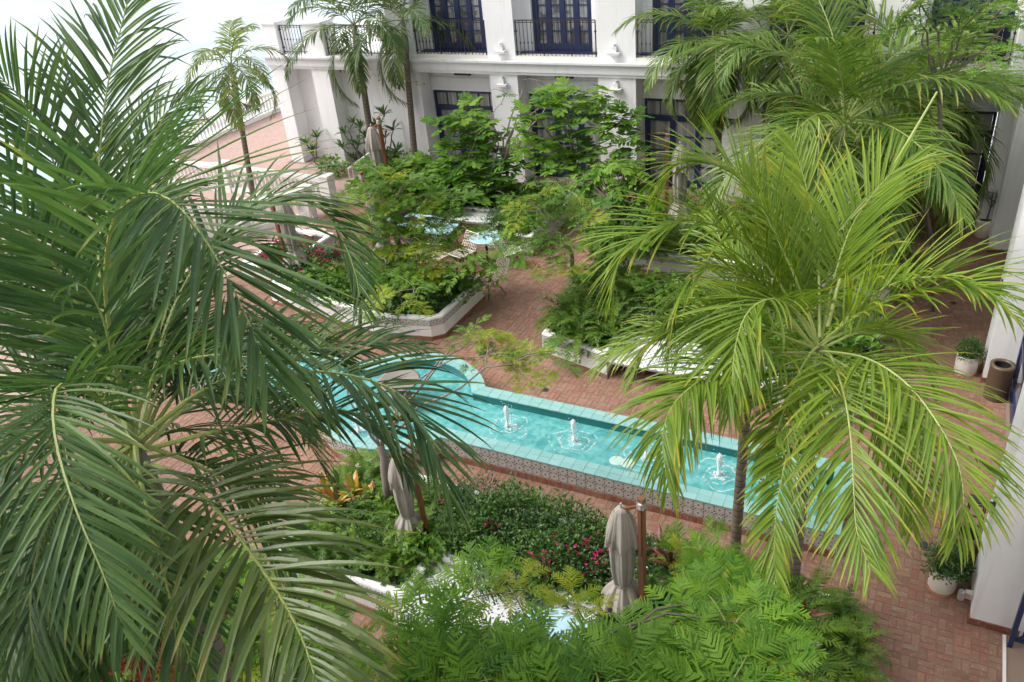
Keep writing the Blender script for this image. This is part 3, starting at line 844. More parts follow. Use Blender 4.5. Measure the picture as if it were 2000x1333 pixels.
# basket-weave bricks: pairs laid alternately, each a little uneven
br = np.random.default_rng(3)
cand = []
for ix in range(int(-17.0 / 0.2), 10):
    for iy in range(int(4.0 / 0.2), 117):
        x, y = ix * 0.2, iy * 0.2
        if on_bed(x + .1, y + .1) or x + .2 > 1.9: continue
        u, v, d = project((x, y, 0))
        if d < 1 or not (-40 < u < 2040 and 180 < v < 1390) or d > 27: continue
        for k in (0, 1):
            e = .0015 if k else .0
            if (ix + iy) % 2: cand.append((d, x + .002, y + .002 + k * .097, .196, .099))
            else: cand.append((d, x + .002 + k * .097, y + .002, .099, .196))
def brick_verts(x, y, w, h, z):
    g, b = .002, .005
    return [(x + g, y + g, -.003), (x + w - g, y + g, -.003), (x + w - g, y + h - g, -.003), (x + g, y + h - g, -.003),
            (x + b, y + b, z), (x + w - b, y + b, z), (x + w - b, y + h - b, z), (x + b, y + h - b, z)]
BF = np.array([(4, 5, 6, 7), (0, 1, 5, 4), (1, 2, 6, 5), (2, 3, 7, 6), (3, 0, 4, 7)])
unit_bricks = [np_mesh('brick', np.array(brick_verts(0, 0, .196, .099, .0035)), BF, M['brick'], np.full(8, .0)) for _ in range(1)]
vis = sorted([c for c in cand if 1420 < project((c[1], c[2], 0))[0] < 1990 and project((c[1], c[2], 0))[1] < 1335 and c[1] > -0.4])
chosen = set(vis[:300])
field = MB(); fv, ff, frn = [], [], []
n = 0
for c in cand:
    d, x, y, w, h = c
    z = .0035 + br.uniform(-.0016, .0016)
    if c in chosen:
        o = bpy.data.objects.new('brick', unit_bricks[0]); link(o, pav)
        if w > h: o.location = (x, y, br.uniform(-.0013, .0013))
        else: o.location = (x + .099, y, br.uniform(-.0013, .0013)); o.rotation_euler = (0, 0, PI / 2)
        continue
    fv += brick_verts(x, y, w, h, z); ff.append(BF + n); frn += [br.random()] * 8; n += 8
o = bpy.data.objects.new('brick_field', np_mesh('brick_field', np.array(fv), np.concatenate(ff), M['brick'], np.array(frn))); link(o, pav); tag(o, kind='stuff')

# ------------------------------------------------------------------ fountain
def fountain_outline(hw, rad, xl, xr):
    dx = math.sqrt(rad * rad - hw * hw); a0 = math.asin(hw / rad); pts = []
    def seg(p, q, n): 
        for i in range(n): pts.append((p[0] + (q[0] - p[0]) * i / n, p[1] + (q[1] - p[1]) * i / n))
    seg((xr, FY - hw), (FX + dx, FY - hw), 32)
    for i in range(18): 
        a = -a0 - (PI - 2 * a0) * i / 18; pts.append((FX + rad * math.cos(a), FY + rad * math.sin(a)))
    seg((FX - dx, FY - hw), (xl, FY - hw), 18); seg((xl, FY - hw), (xl, FY + hw), 8); seg((xl, FY + hw), (FX - dx, FY + hw), 18)
    for i in range(18):
        a = PI - a0 - (PI - 2 * a0) * i / 18; pts.append((FX + rad * math.cos(a), FY + rad * math.sin(a)))
    seg((FX + dx, FY + hw), (xr, FY + hw), 32); seg((xr, FY + hw), (xr, FY - hw), 8)
    return pts
OUT = fountain_outline(.84, 1.62, -14.0, -0.42); 
def inset_path(P, d):
    n = len(P); Q = []
    for i in range(n):
        a, b, c = (np.array(P[(i + k) % n]) for k in (-1, 0, 1))
        t1, t2 = unit(b - a), unit(c - b); n1 = np.array([t1[1], -t1[0]]); n2 = np.array([t2[1], -t2[0]])
        Q.append(b + (n1 + n2) / max(1 + n1 @ n2, .5) * d)
    return [tuple(q) for q in Q]
sgn = sum(OUT[i - 1][0] * OUT[i][1] - OUT[i][0] * OUT[i - 1][1] for i in range(len(OUT)))
INN = inset_path(OUT, .25 if sgn < 0 else -.25)
fountain = thing('fountain', (-7.2, FY, 0), 'long turquoise tiled fountain pool with a patterned tile wall in the brick courtyard', 'fountain')
NO = len(OUT)
mb = MB()
def wall_strip(mb, P, z0, z1, flip=False):
    k = len(P); V = [(x, y, z0) for x, y in P] + [(x, y, z1) for x, y in P]
    F = [(i, (i + 1) % k, k + (i + 1) % k, k + i) for i in range(k)]
    if flip: F = [tuple(reversed(f)) for f in F]
    mb.add(V, np.array(F))
wall_strip(mb, OUT, 0, .455); 
part(mb, 'pool_wall', M['planter_white'], fountain)
mb = MB(); V = [(x, y, .468) for x, y in OUT] + [(x, y, .468) for x, y in INN]
mb.add(V, np.array([(i, (i + 1) % NO, NO + (i + 1) % NO, NO + i) for i in range(NO)])); part(mb, 'coping_bed', M['turquoise'], fountain)
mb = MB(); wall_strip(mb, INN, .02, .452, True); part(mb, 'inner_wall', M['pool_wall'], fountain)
for nm, zz, mt in (('pool_floor', .03, 'pool_floor'), ('water', .30, 'pool_water')):
    mb = MB(); near_ = [(x, y) for x, y in INN if y < FY]; far_ = [(x, y) for x, y in INN if y > FY]
    for side in (near_, far_):
        side = sorted(side); k = len(side); V = [(x, y, zz) for x, y in side] + [(x, FY, zz) for x, y in side]
        F = [(i, i + 1, k + i + 1, k + i) for i in range(k - 1)]
        if side[0][1] > FY: F = [tuple(reversed(f)) for f in F]
        mb.add(V, np.array(F))
    part(mb, nm, M[mt], fountain)
fr = np.random.default_rng(5)
for i in range(NO):
    a, b = np.array(OUT[i]), np.array(OUT[(i + 1) % NO]); c, d = np.array(INN[(i + 1) % NO]), np.array(INN[i])
    if np.linalg.norm(b - a) < 1e-4: continue
    for row in (0, 1):
        f0, f1 = (-.08, .5) if row == 0 else (.5, 1.06)
        q = np.array([a + (d - a) * f0, b + (c - b) * f0, b + (c - b) * f1, a + (d - a) * f1])
        ctr = q.mean(0); lo = ctr + (q - ctr) * .99; hi = ctr + (q - ctr) * .965
        z = .475 + fr.uniform(-.0015, .0015)
        mb = MB(); mb.add([(*p, .456) for p in lo] + [(*p, z) for p in hi], BF, fr.random())
        part(mb, 'coping_tile', M['turquoise'], fountain)
# patterned facing tiles, two rows, and the soldier course of brick below
FT = unit_tile('facing_tile', M['tile_fountain'])
P = np.array(OUT + [OUT[0]]); sl = np.concatenate([[0], np.cumsum(np.linalg.norm(np.diff(P, axis=0), axis=1))])
def along(s): return np.array([np.interp(s, sl, P[:, 0]), np.interp(s, sl, P[:, 1])])
course = MB(); ts = .166; s = 0.0
while s < sl[-1] - .1:
    a, b = along(s), along(min(s + ts, sl[-1])); t_ = unit(b - a); nrm = np.array([t_[1], -t_[0]])
    nrm = -nrm if (along(s) + nrm * .05 - np.array([FX, FY])) @ nrm < 0 and abs(a[0] - FX) < 1.6 else nrm
    s += ts
    mid = (a + b) / 2
    outw = np.array([t_[1], -t_[0]])
    # outline runs so that the outside lies on one fixed hand
    if (in_poly(*(mid + outw * .03), OUT)): outw = -outw
    if outw @ (CAM[:2] - mid) < 0.4: continue
    ang = math.atan2(t_[1], t_[0]); p0 = a
    fwd = np.array([math.sin(ang), -math.cos(ang)])           # -Y of the tile
    if fwd @ outw < 0: ang += PI; p0 = b
    ln = np.linalg.norm(b - a)
    for row in (0, 1):
        o = bpy.data.objects.new('facing_tile', FT); link(o, fountain)
        o.location = Vector((p0[0], p0[1], .128 + row * .163)) - fountain.location; o.rotation_euler = (0, 0, ang); o.scale = (ln, 1, .163)
    for k in range(3):
        u0 = a + t_ * ln * k / 3; u1 = a + t_ * ln * (k + .9) / 3; z1 = .118 + fr.uniform(-.004, .004); th = .026 + fr.uniform(-.003, .003)
        A_ = [u0, u1, u1 + outw * th, u0 + outw * th]
        course.add([(*p, .0) for p in A_] + [(*p, z1) for p in A_], np.array([(4, 5, 6, 7), (0, 1, 5, 4), (1, 2, 6, 5), (2, 3, 7, 6), (3, 0, 4, 7)]), fr.random())
part(course, 'brick_course', M['brick_red'], fountain, kind='stuff')
# stone bowl in the round basin
mb = MB(); mb.lathe([(.26, .03), (.26, .45), (.16, .5), (.12, .68), (.2, .74), (.40, .84), (.42, .87), (.37, .87), (.2, .80), (.0, .78)], 24, (FX, FY))
part(mb, 'stone_bowl', M['stone'], fountain, True)
# pool lamps and jets
for p in ((-4.107,10.487,0.31), (-3.912,10.486,0.31)):
    mb = MB(); mb.lathe([(.0, .312), (.09, .312), (.115, .304), (.125, .301)], 16, p[:2]); part(mb, 'pool_lamp', M['pool_lamp'], fountain)
jr = np.random.default_rng(9)
for p in ((-6.314,10.71,0.3), (-4.992,10.736,0.3), (-3.665,10.751,0.3), (-2.404,10.721,0.3), (-1.138,10.576,0.3), (-8.9, 9.6, .3), (-11.0, 10.6, .3)):
    h = jr.uniform(.40, .50); mb = MB()
    z = np.linspace(0, h, 12); rad = np.array([.035, .045, .03, .026, .028, .035, .04, .045, .05, .047, .036, .006]) * jr.uniform(.68, .9)
    mb.lathe(list(zip(rad * 1.15, z + .3)), 12, p[:2], fold=lambda k, a: 1 + .22 * np.sin(3 * a + k * 1.7) + .14 * np.sin(5 * a - k * 2.3))
    for _ in range(70):
        q = np.array([p[0], p[1], .3 + jr.uniform(.05, h)]) + np.array([*jr.normal(0, .055, 2), 0]); rr = jr.uniform(.003, .010)
        mb.add(q + rr * np.array([(1, 0, 0), (-.5, .87, 0), (-.5, -.87, 0), (0, 0, 1.4)]), np.array([(0, 1, 3), (1, 2, 3), (2, 0, 3)]))
    jet = part(mb, 'water_jet', M['jet'], fountain, True)
    mb = MB()
    for ri, rw in ((.0, .15), (.22, .05), (.36, .035)):
        a = np.arange(40) / 40 * 2 * PI; wob = 1 + .13 * np.sin(2 * a + jr.uniform(0, 6)) + .08 * np.sin(5 * a + jr.uniform(0, 6)); off = jr.normal(0, .03, 2)
        if ri: a0_ = jr.uniform(0, 6)
        V = [(p[0] + off[0] + ri * w_ * math.cos(t_), p[1] + off[1] + ri * w_ * math.sin(t_), .304 + ri * .004) for t_, w_ in zip(a, wob)] + \
            [(p[0] + off[0] + (ri + rw * jr.uniform(.5, 1.2)) * w_ * math.cos(t_), p[1] + off[1] + (ri + rw * jr.uniform(.6, 1.2)) * w_ * math.sin(t_), .305 + ri * .004) for t_, w_ in zip(a, wob)]
        mb.add(V, np.array([(i, (i + 1) % 40, 40 + (i + 1) % 40, 40 + i) for i in range(40) if not (ri and jr.random() < .25)]))
    o = mb.build('foam_ring', M['foam'], jet)
mb = MB(); mb.tube([(-0.75, 10.67, .3), (-0.75, 10.67, .36)], .03, 8); part(mb, 'spout', M['metal'], fountain)

# ------------------------------------------------------------------ planters and benches
BT = unit_tile('band_tile', M['tile_band'], .006); ST = unit_tile('seat_tile', M['tile_bench'], .008); RT = unit_tile('riser_tile', M['tile_band'], .006)
def planter(key, label, h=.58, band=True, bench_edges=(), wt=.16):
    P = [np.array(p) for p in PLANTERS[key]]; n = len(P)
    area = sum(P[i - 1][0] * P[i][1] - P[i][0] * P[i - 1][1] for i in range(n))
    if area < 0: P = P[::-1]
    ctr = np.mean(P, 0); root = thing('planter', (*ctr, 0), label, 'planter')
    def inset(d):
        Q = []
        for i in range(n):
            a, b, c = P[i - 1], P[i], P[(i + 1) % n]; t1 = unit(b - a); t2 = unit(c - b)
            n1 = np.array([-t1[1], t1[0]]); n2 = np.array([-t2[1], t2[0]]); k = 1 + n1 @ n2
            Q.append(b + (n1 + n2) / max(k, .35) * d)
        return Q
    mb = MB(); rings = [(0.0, .10), (0.0, h - .035), (.012, h - .01), (.035, h), (wt - .035, h), (wt - .012, h - .01), (wt, h - .035), (wt, h - .22)]
    V = []; 
    for d, z in rings: V += [(*q, z) for q in inset(d)]
    F = []
    for k in range(len(rings) - 1):
        for i in range(n): F.append((k * n + i, k * n + (i + 1) % n, (k + 1) * n + (i + 1) % n, (k + 1) * n + i))
    mb.add(V, np.array(F)); part(mb, 'wall', M['planter_white'], root)
    mb = MB(); wall_strip(mb, inset(-.018), 0, .10); V = [(*q, .10) for q in inset(-.018)] + [(*q, .10) for q in inset(.01)]
    mb.add(V, np.array([(i, (i + 1) % n, n + (i + 1) % n, n + i) for i in range(n)])); part(mb, 'skirting', M['brick_red'], root)
    mb = MB(); mb.poly([(*q, h - .10) for q in inset(wt - .01)]); part(mb, 'soil', M['soil'], root)
    if band:
        for i in range(n):
            a, b = P[i - 1], P[i]; t_ = unit(b - a); out = np.array([t_[1], -t_[0]]); mid = (a + b) / 2
            if out @ (CAM[:2] - mid) < 0.15 * np.linalg.norm(CAM[:2] - mid): continue
            ln = np.linalg.norm(b - a)
            if ln < .12: continue
            k = max(1, round(ln / .15)); w = ln / k
            for j in range(k):
                p = a + t_ * w * j + out * .003
                o = bpy.data.objects.new('band_tile', BT); link(o, root)
                o.location = Vector((p[0], p[1], h - .21)) - root.location; o.rotation_euler = (0, 0, math.atan2(t_[1], t_[0])); o.scale = (w, 1, .15)
    return root

def bench(x0, x1, yb, yf, label, h=.46, name='tiled_bench'):
    """a slab seat of plaster with a tiled top, let into the planter's front; open below"""
    root = thing(name, ((x0 + x1) / 2, (yb + yf) / 2, 0), label, 'bench')
    mb = MB(); mb.box(x0 + .004, x1 - .004, yf, yb - .006, h - .13, h); part(mb, 'seat_slab', M['planter_white'], root)
    mb = MB(); mb.box(x0 + .004, x1 - .004, yb - .16, yb - .008, 0, h - .132); part(mb, 'support', M['brick_red'], root)
    w = (x1 - x0 - .02) / round((x1 - x0) / .17); d = (yb - yf - .03) / max(1, round((yb - yf) / .17))
    for i in range(round((x1 - x0) / .17)):
        for j in range(max(1, round((yb - yf) / .17))):
            o = bpy.data.objects.new('seat_tile', ST); link(o, root)
            o.location = Vector((x0 + .01 + i * w, yf + .01 + j * d, h + .001)) - root.location; o.rotation_euler = (-PI / 2, 0, 0); o.scale = (w, 1, -d)
    return root

def build_planters():
    planter('A', 'white planter full of shrubs beside the lone white wire chair')
    planter('B', 'white planter wrapped around the tiled bench beyond the fountain')
    planter('C', 'white planter behind the pale blue tables')
    planter('D', 'white planter of flowering shrubs in the foreground, in front of the fountain')
    planter('E', 'white planter at the back in front of the building doors')
    planter('F', 'white planter corner with magenta flowers near the balustrade', .5)
    bench(-5.33, -2.05, 14.05, 13.28, 'long white bench with patterned tile seat beyond the fountain')
    bench(-5.72, -3.15, 7.15, 6.12, 'bench with blue and white tiled seat in the foreground planter')
    # low back wall with a seat behind the blue tables
    bench(-15.1, -10.75, 19.48, 18.95, 'white bench along the planter behind the blue tables')
build_planters()

# ------------------------------------------------------------------ hotel building
YF, YR, YD = 23.17, 23.82, 24.3
PIERS = [(-21.75, -21.17), (-19.95, -19.21), (-16.5, -15.53), (-12.91, -11.95), (-9.3, -8.14), (-5.6, -4.5), (-1.9, -0.85), (1.15, 3.2)]
hotel = thing('hotel_building', (-9, 24, 0), 'white hotel facade with navy french doors at the back of the courtyard', 'building')
wall = MB(); Z1, Z2, ZT = 3.47, 3.90, 8.6
for i, (a, b) in enumerate(PIERS):
    wall.box(a, b, YF if i < 7 else YF - .75, YD, 0, Z1)
    if i < 2: wall.box(a, b, YF + .01, YF + .75, Z2, 4.93); wall.box(a - .05, b + .05, YF - .04, YF + .8, 4.93, 5.0)
    else: wall.box(a, b, YF + .01 if i < 7 else YF - .74, YD, Z2, ZT)
DOORS = []
for i in range(7):
    a, b = PIERS[i][1], PIERS[i + 1][0]
    if i < 2: wall.box(a, b, YR, YD, 0, Z1)
    else:
        wall.box(a, b, YR, YD, 2.72, Z1); wall.box(a, b, YR - .05, YR, 3.10, 3.16); wall.box(a, b, YR - .03, YR, 2.80, 2.84)
        c = (a + b) / 2; hw = .97
        if b - a < 2.1: hw = (b - a) / 2 - .1
        wall.box(a, c - hw, YR - .1, YD, Z2, ZT); wall.box(c + hw, b, YR - .1, YD, Z2, ZT); wall.box(c - hw, c + hw, YR - .1, YD, 6.6, ZT)
        DOORS.append((a, b, c, hw))
wall.box(-21.75, -21.3, YD, 36, 0, Z1); wall.box(-16.5, -16.1, YD, 32, Z2, ZT)
part(wall, 'wall', M['white_wall'], hotel)
mb = MB()
for y0, z0, z1 in ((YF - .06, Z1 + .002, 3.56), (YF - .10, 3.562, 3.83), (YF - .19, 3.832, 3.898)):
    mb.box(-21.75 + (y0 - YF), 3.2, y0, YD + .3, z0, z1)
mb.box(-21.9, -16.1, YD + .3, 36, 3.5, 3.897)
part(mb, 'cornice', M['cornice'], hotel)
def french_door(x0, x1, y, z0, z1, leaves, rows, root, gm, transom=0.0, cols=1):
    f = MB(); st = .075
    f.box(x0, x0 + st, y - .07, y + .05, z0, z1); f.box(x1 - st, x1, y - .07, y + .05, z0, z1)
    f.box(x0 + st, x1 - st, y - .07, y + .05, z1 - st, z1); f.box(x0 + st, x1 - st, y - .06, y + .05, z0, z0 + .22)
    lw = (x1 - x0 - 2 * st) / leaves; panes = []
    zt = z1 - st - (transom if transom else 0)
    if transom: f.box(x0 + st, x1 - st, y - .065, y + .04, zt - .09, zt)
    zt0 = zt - (.09 if transom else 0)
    for i in range(leaves):
        a = x0 + st + i * lw; s = .085
        f.box(a, a + s, y - .05, y + .03, z0 + .22, zt0); f.box(a + lw - s + .001, a + lw - .001, y - .05, y + .03, z0 + .22, zt0)
        f.box(a + s, a + lw - s, y - .048, y + .03, zt0 - s, zt0); 
        A, B, C, D = a + s, a + lw - s, z0 + .22, zt0 - s
        for c in range(cols):
            u0 = A + (B - A) * c / cols; u1 = A + (B - A) * (c + 1) / cols
            if c: f.box(u0 - .012, u0 + .012, y - .036, y + .018, C, D)
            for r_ in range(rows):
                w0 = C + (D - C) * r_ / rows; w1 = C + (D - C) * (r_ + 1) / rows
                if r_ and c == 0: f.box(A, B, y - .04, y + .02, w0 - .016, w0 + .016)
                panes.append((u0 + .002, u1 - .002, w0 + .002, w1 - .002))
        if transom:
            f.box(a + lw / 2 - .012, a + lw / 2 + .012, y - .04, y + .02, zt, z1 - st)
            panes += [(a + .004, a + lw / 2 - .014, zt + .002, z1 - st - .002), (a + lw / 2 + .014, a + lw - .004, zt + .002, z1 - st - .002)]
            if i: f.box(a - .02, a + .02, y - .05, y + .03, zt, z1 - st)
    fo = part(f, 'french_door', M['navy'], root)
    for (u0, u1, w0, w1) in panes:
        p = MB(); p.box(u0, u1, y - .006, y + .006, w0, w1); p.build('pane', gm, fo)
    return fo
def railing(x0, x1, y, z0, z1, root):
    r = MB(); r.bar((x0, y, z1), (x1, y, z1), .04, .025); r.bar((x0, y, z1 - .06), (x1, y, z1 - .06), .02, .02); r.bar((x0, y, z0 + .08), (x1, y, z0 + .08), .025, .025)
    k = round((x1 - x0) / .125)
    for i in range(k + 1):
        x = x0 + (x1 - x0) * i / k; big = i in (0, k) or i % 7 == 0
        r.bar((x, y, z0 if big else z0 + .08), (x, y, z1), .03 if big else .014, .03 if big else .014)
        if not big: r.bar((x, y, z0 + .46), (x, y, z0 + .52), .03, .03)
    for z in (z0 + .2, z0 + .8):
        for x in (x0, x1): r.box(x - .03, x + .03, y - .03, y + .05, z, z + .04)
    part(r, 'railing', M['iron'], root)
for (a, b, c, hw) in DOORS:
    french_door(a + .03, b - .03, YR + .12, 0.0, 2.71, 3 if b - a > 2.1 else 2, 4, hotel, M['glass_pale'], .42)
    french_door(c - hw + .01, c + hw - .01, YR + .05, Z2 + .13, 6.59, 4, 6, hotel, M['glass'])
    s = MB(); s.box(a, b, YF + .02, YR - .1, Z2, Z2 + .125); part(s, 'balcony_step', M['tile_band'], hotel)
    s = MB(); s.box(a + .01, c - hw, YR - .35, YR - .105, Z2 + .126, Z2 + .16); s.box(c + hw, b - .01, YR - .35, YR - .105, Z2 + .126, Z2 + .16); s.box(c - hw, c + hw, YR - .36, YR - .085, Z2 + .126, Z2 + .155); part(s, 'threshold', M['navy'], hotel)
    railing(a + .05, b - .05, YF + .05, Z2 + .01, 5.04, hotel)
for i in range(2): railing(PIERS[i][1] + .03, PIERS[i + 1][0] - .03, YF + .2, Z2, 4.86, hotel)
def wall_light(x, z, y, root):
    l = MB(); l.box(x - .17, x + .17, y - .19, y - .02, z, z + .07); l.box(x - .07, x + .07, y - .12, y, z + .07, z + .22); l.lathe([(.0, z + .30), (.05, z + .30), (.05, z + .22), (.0, z + .22)], 10, (x, y - .07))
    part(l, 'wall_light', M['lamp_white'], root)
for x, z in ((-8.75, 4.12), (-8.72, 3.10), (-12.4, 4.12), (-12.45, 3.12), (-5.1, 4.12), (-5.1, 3.1), (-1.4, 4.12)): wall_light(x, z, YF if z < 3.5 else YF + .01, hotel)
for (a, b, c, hw) in DOORS[:2]:
    l = MB(); l.box(c - .3, c + .3, YR - .12, YR - .052, 3.25, 3.32); part(l, 'strip_lamp', M['iron'], hotel)

# side wing on the right
wing = thing('hotel_wing', (2.4, 16, 0), 'white side wing with tall square piers and blue doors at the right edge', 'building')
mb = MB()
for (x0, y0, y1) in ((1.36, 9.25, 10.15), (1.40, 15.40, 16.35), (1.42, 21.4, 22.35)):
    mb.box(x0, 1.93, y0, y1, .11, 8.0)
mb.box(1.93, 3.4, 9.25, 22.40, .0, 8.0)
mb.box(3.0, 3.4, -1.5, 9.249, 0, 8.0)
mb.box(-16.0, 3.4, -9.0, -1.501, 0, 14.0)  # unseen hotel block behind the camera, added to shade near faces and foreground
part(mb, 'wall', M['white_wall'], wing)
mb = MB()
for (x0, y0, y1) in ((1.36, 9.25, 10.15), (1.40, 15.40, 16.35), (1.42, 21.4, 22.35)):
    mb.box(x0 - .02, 1.94, y0 - .02, y1 + .02, 0, .109)
part(mb, 'skirting', M['brick_red'], wing)
def side_door(y0, y1):
    f = MB(); x = 1.86
    for a, b in ((y0, y0 + .1), (y1 - .1, y1), ((y0 + y1) / 2 - .07, (y0 + y1) / 2 + .07)): f.box(x, 1.928, a, b, 0, 2.8)
    for z0, z1 in ((0, .28), (1.0, 1.1), (1.8, 1.86), (2.7, 2.8)):
        f.box(x + .004, 1.927, y0 + .1, (y0 + y1) / 2 - .07, z0, z1); f.box(x + .004, 1.927, (y0 + y1) / 2 + .07, y1 - .1, z0, z1)
    fo = part(f, 'french_door', M['navy'], wing)
    for a, b in ((y0 + .102, (y0 + y1) / 2 - .072), ((y0 + y1) / 2 + .072, y1 - .102)):
        for z0, z1 in ((.282, .998), (1.102, 1.798), (1.862, 2.698)):
            p = MB(); p.box(1.90, 1.9285, a, b, z0, z1); p.build('pane', M['glass'], fo)
side_door(12.2, 15.36); side_door(17.6, 21.36)
def lantern(x, y, z):
    l = MB(); s = .09
    l.box(x + .15, x + .17, y - .06, y + .06, z - .02, z + .22); l.bar((x + .16, y, z + .16), (x - .02, y, z + .16), .02, .02)
    for a in (-s, s):
        for b in (-s, s): l.bar((x - .02 + a, y + b, z - .2), (x - .02 + a, y + b, z + .14), .016, .016)
    for zz in (z - .2, z + .14):
        for a in (-s, s):
            l.bar((x - .02 - s, y + a, zz), (x - .02 + s, y + a, zz), .016, .016); l.bar((x - .02 + a, y - s, zz), (x - .02 + a, y + s, zz), .016, .016)
    l.box(x - .02 - s * .8, x - .02 + s * .8, y - s * .8, y + s * .8, z + .15, z + .17)
    part(l, 'wall_lantern', M['iron'], wing)
lantern(1.19, 9.75, 1.55); lantern(1.23, 15.9, 1.7)
mb = MB(); mb.box(1.26, 1.355, 9.42, 9.50, .26, .36); mb.lathe([(.0, .20), (.045, .20), (.045, .34), (.0, .34)], 10, (1.22, 9.46)); part(mb, 'spot_lamp', M['metal'], wing)

gate = thing('metal_gate', (1.86, 9.0, 0), 'blue metal gate with crossed bars at the lower right corner', 'gate')
mb = MB()
for x in (1.84, 2.75): mb.box(x - .03, x + .03, 9.02, 9.08, 0, 2.3)
for z in (.12, 1.15, 2.25): mb.box(1.872, 2.718, 9.03, 9.07, z, z + .05)
part(mb, 'gate_frame', M['navy'], gate)
for k in range(6):
    x = 1.95 + k * .13; mb = MB(); mb.bar((x, 9.05, .17), (x, 9.05, 1.15), .02, .02); mb.bar((x, 9.05, 1.2), (x, 9.05, 2.25), .02, .02); part(mb, 'bar', M['navy'], gate)
for z0, z1 in ((.2, 1.1), (1.25, 2.2)):
    mb = MB(); mb.bar((1.9, 9.02, z0), (2.7, 9.02, z1), .03, .02, (0, 1, 0)); part(mb, 'brace', M['navy'], gate)
mb = MB(); mb.box(1.76, 1.80, 7.2, 9.2, 0, .02); tag(mb.build('door_track', M['white_paint']), 'thin pale metal track in the brick floor beside the blue gate', 'floor track')

# ------------------------------------------------------------------ balustrades
def balustrade(pts, label, h=.95, pitch=.2):
    root = thing('balustrade', (*pts[0], 0), label, 'balustrade', None)
    rail = MB(); 
    for a, b in zip(pts[:-1], pts[1:]):
        a = np.array(a); b = np.array(b)
        rail.bar((*a, h - .06), (*b, h - .06), .24, .12); rail.bar((*a, .09), (*b, .09), .24, .17)
    part(rail, 'rail', M['white_paint'], root)
    prof = [(.045, .0), (.045, .05), (.03, .08), (.062, .22), (.065, .30), (.03, .50), (.045, .56), (.045, .60)]
    bm = MB(); bm.lathe([(r_, z * (h - .30) / .60) for r_, z in prof], 8); me = bm.mesh('baluster', M['white_paint'], True)
    for a, b in zip(pts[:-1], pts[1:]):
        a = np.array(a); b = np.array(b); k = max(1, int(np.linalg.norm(b - a) / pitch))
        for i in range(k):
            p = a + (b - a) * (i + .5) / k
            o = bpy.data.objects.new('baluster', me); link(o, root); o.location = Vector((p[0], p[1], .175)) - root.location
    for p in pts:
        pm = MB(); pm.box(p[0] - .17, p[0] + .17, p[1] - .17, p[1] + .17, 0, h + .06); pm.box(p[0] - .2, p[0] + .2, p[1] - .2, p[1] + .2, h + .061, h + .11)
        part(pm, 'pier', M['white_paint'], root)
balustrade([(-27.0, 19.9), (-21.9, 20.0), (-17.3, 19.75)], 'white balustrade crossing behind the left palm towards the hotel')
balustrade([(-17.35, 18.7), (-18.7, 17.2), (-20.4, 16.1)], 'short white balustrade bending left of the closed umbrellas')
balustrade([(-20.9, 15.6), (-21.4, 11.0), (-21.4, 5.0)], 'white balustrade along the sea edge at far left')
balustrade([(-27.4, 20.3), (-27.4, 26.0), (-27.2, 33.5)], 'white balustrade on the far terrace by the sea')
hr = thing('stair_handrail', (-17.6, 22.2, 0), 'white metal handrail with scrolls beside the hotel wall plants', 'handrail')
mb = MB(); a, b = np.array((-17.486,21.124,0.9)), np.array((-17.225,22.578,1.0))
a[2] = .75; b[2] = 1.05
mb.bar(a, b, .05, .04); mb.bar(a - [0, 0, .55], b - [0, 0, .55], .03, .03)
for k in range(9):
    p = a + (b - a) * k / 8; mb.bar(p - [0, 0, .75 if k in (0, 8) else .55], p, .022, .022)
for k in (2, 4, 6):
    p = a + (b - a) * (k + .5) / 8; th = np.linspace(0, 9, 18); dv = unit(b - a)
    mb.tube([p - [0, 0, .28] + dv * .11 * (1 - t_ / 11) * math.cos(t_) + np.array([0, 0, .13]) * (1 - t_ / 11) * math.sin(t_) for t_ in th], .012, 4)
part(mb, 'rail', M['white_paint'], hr)

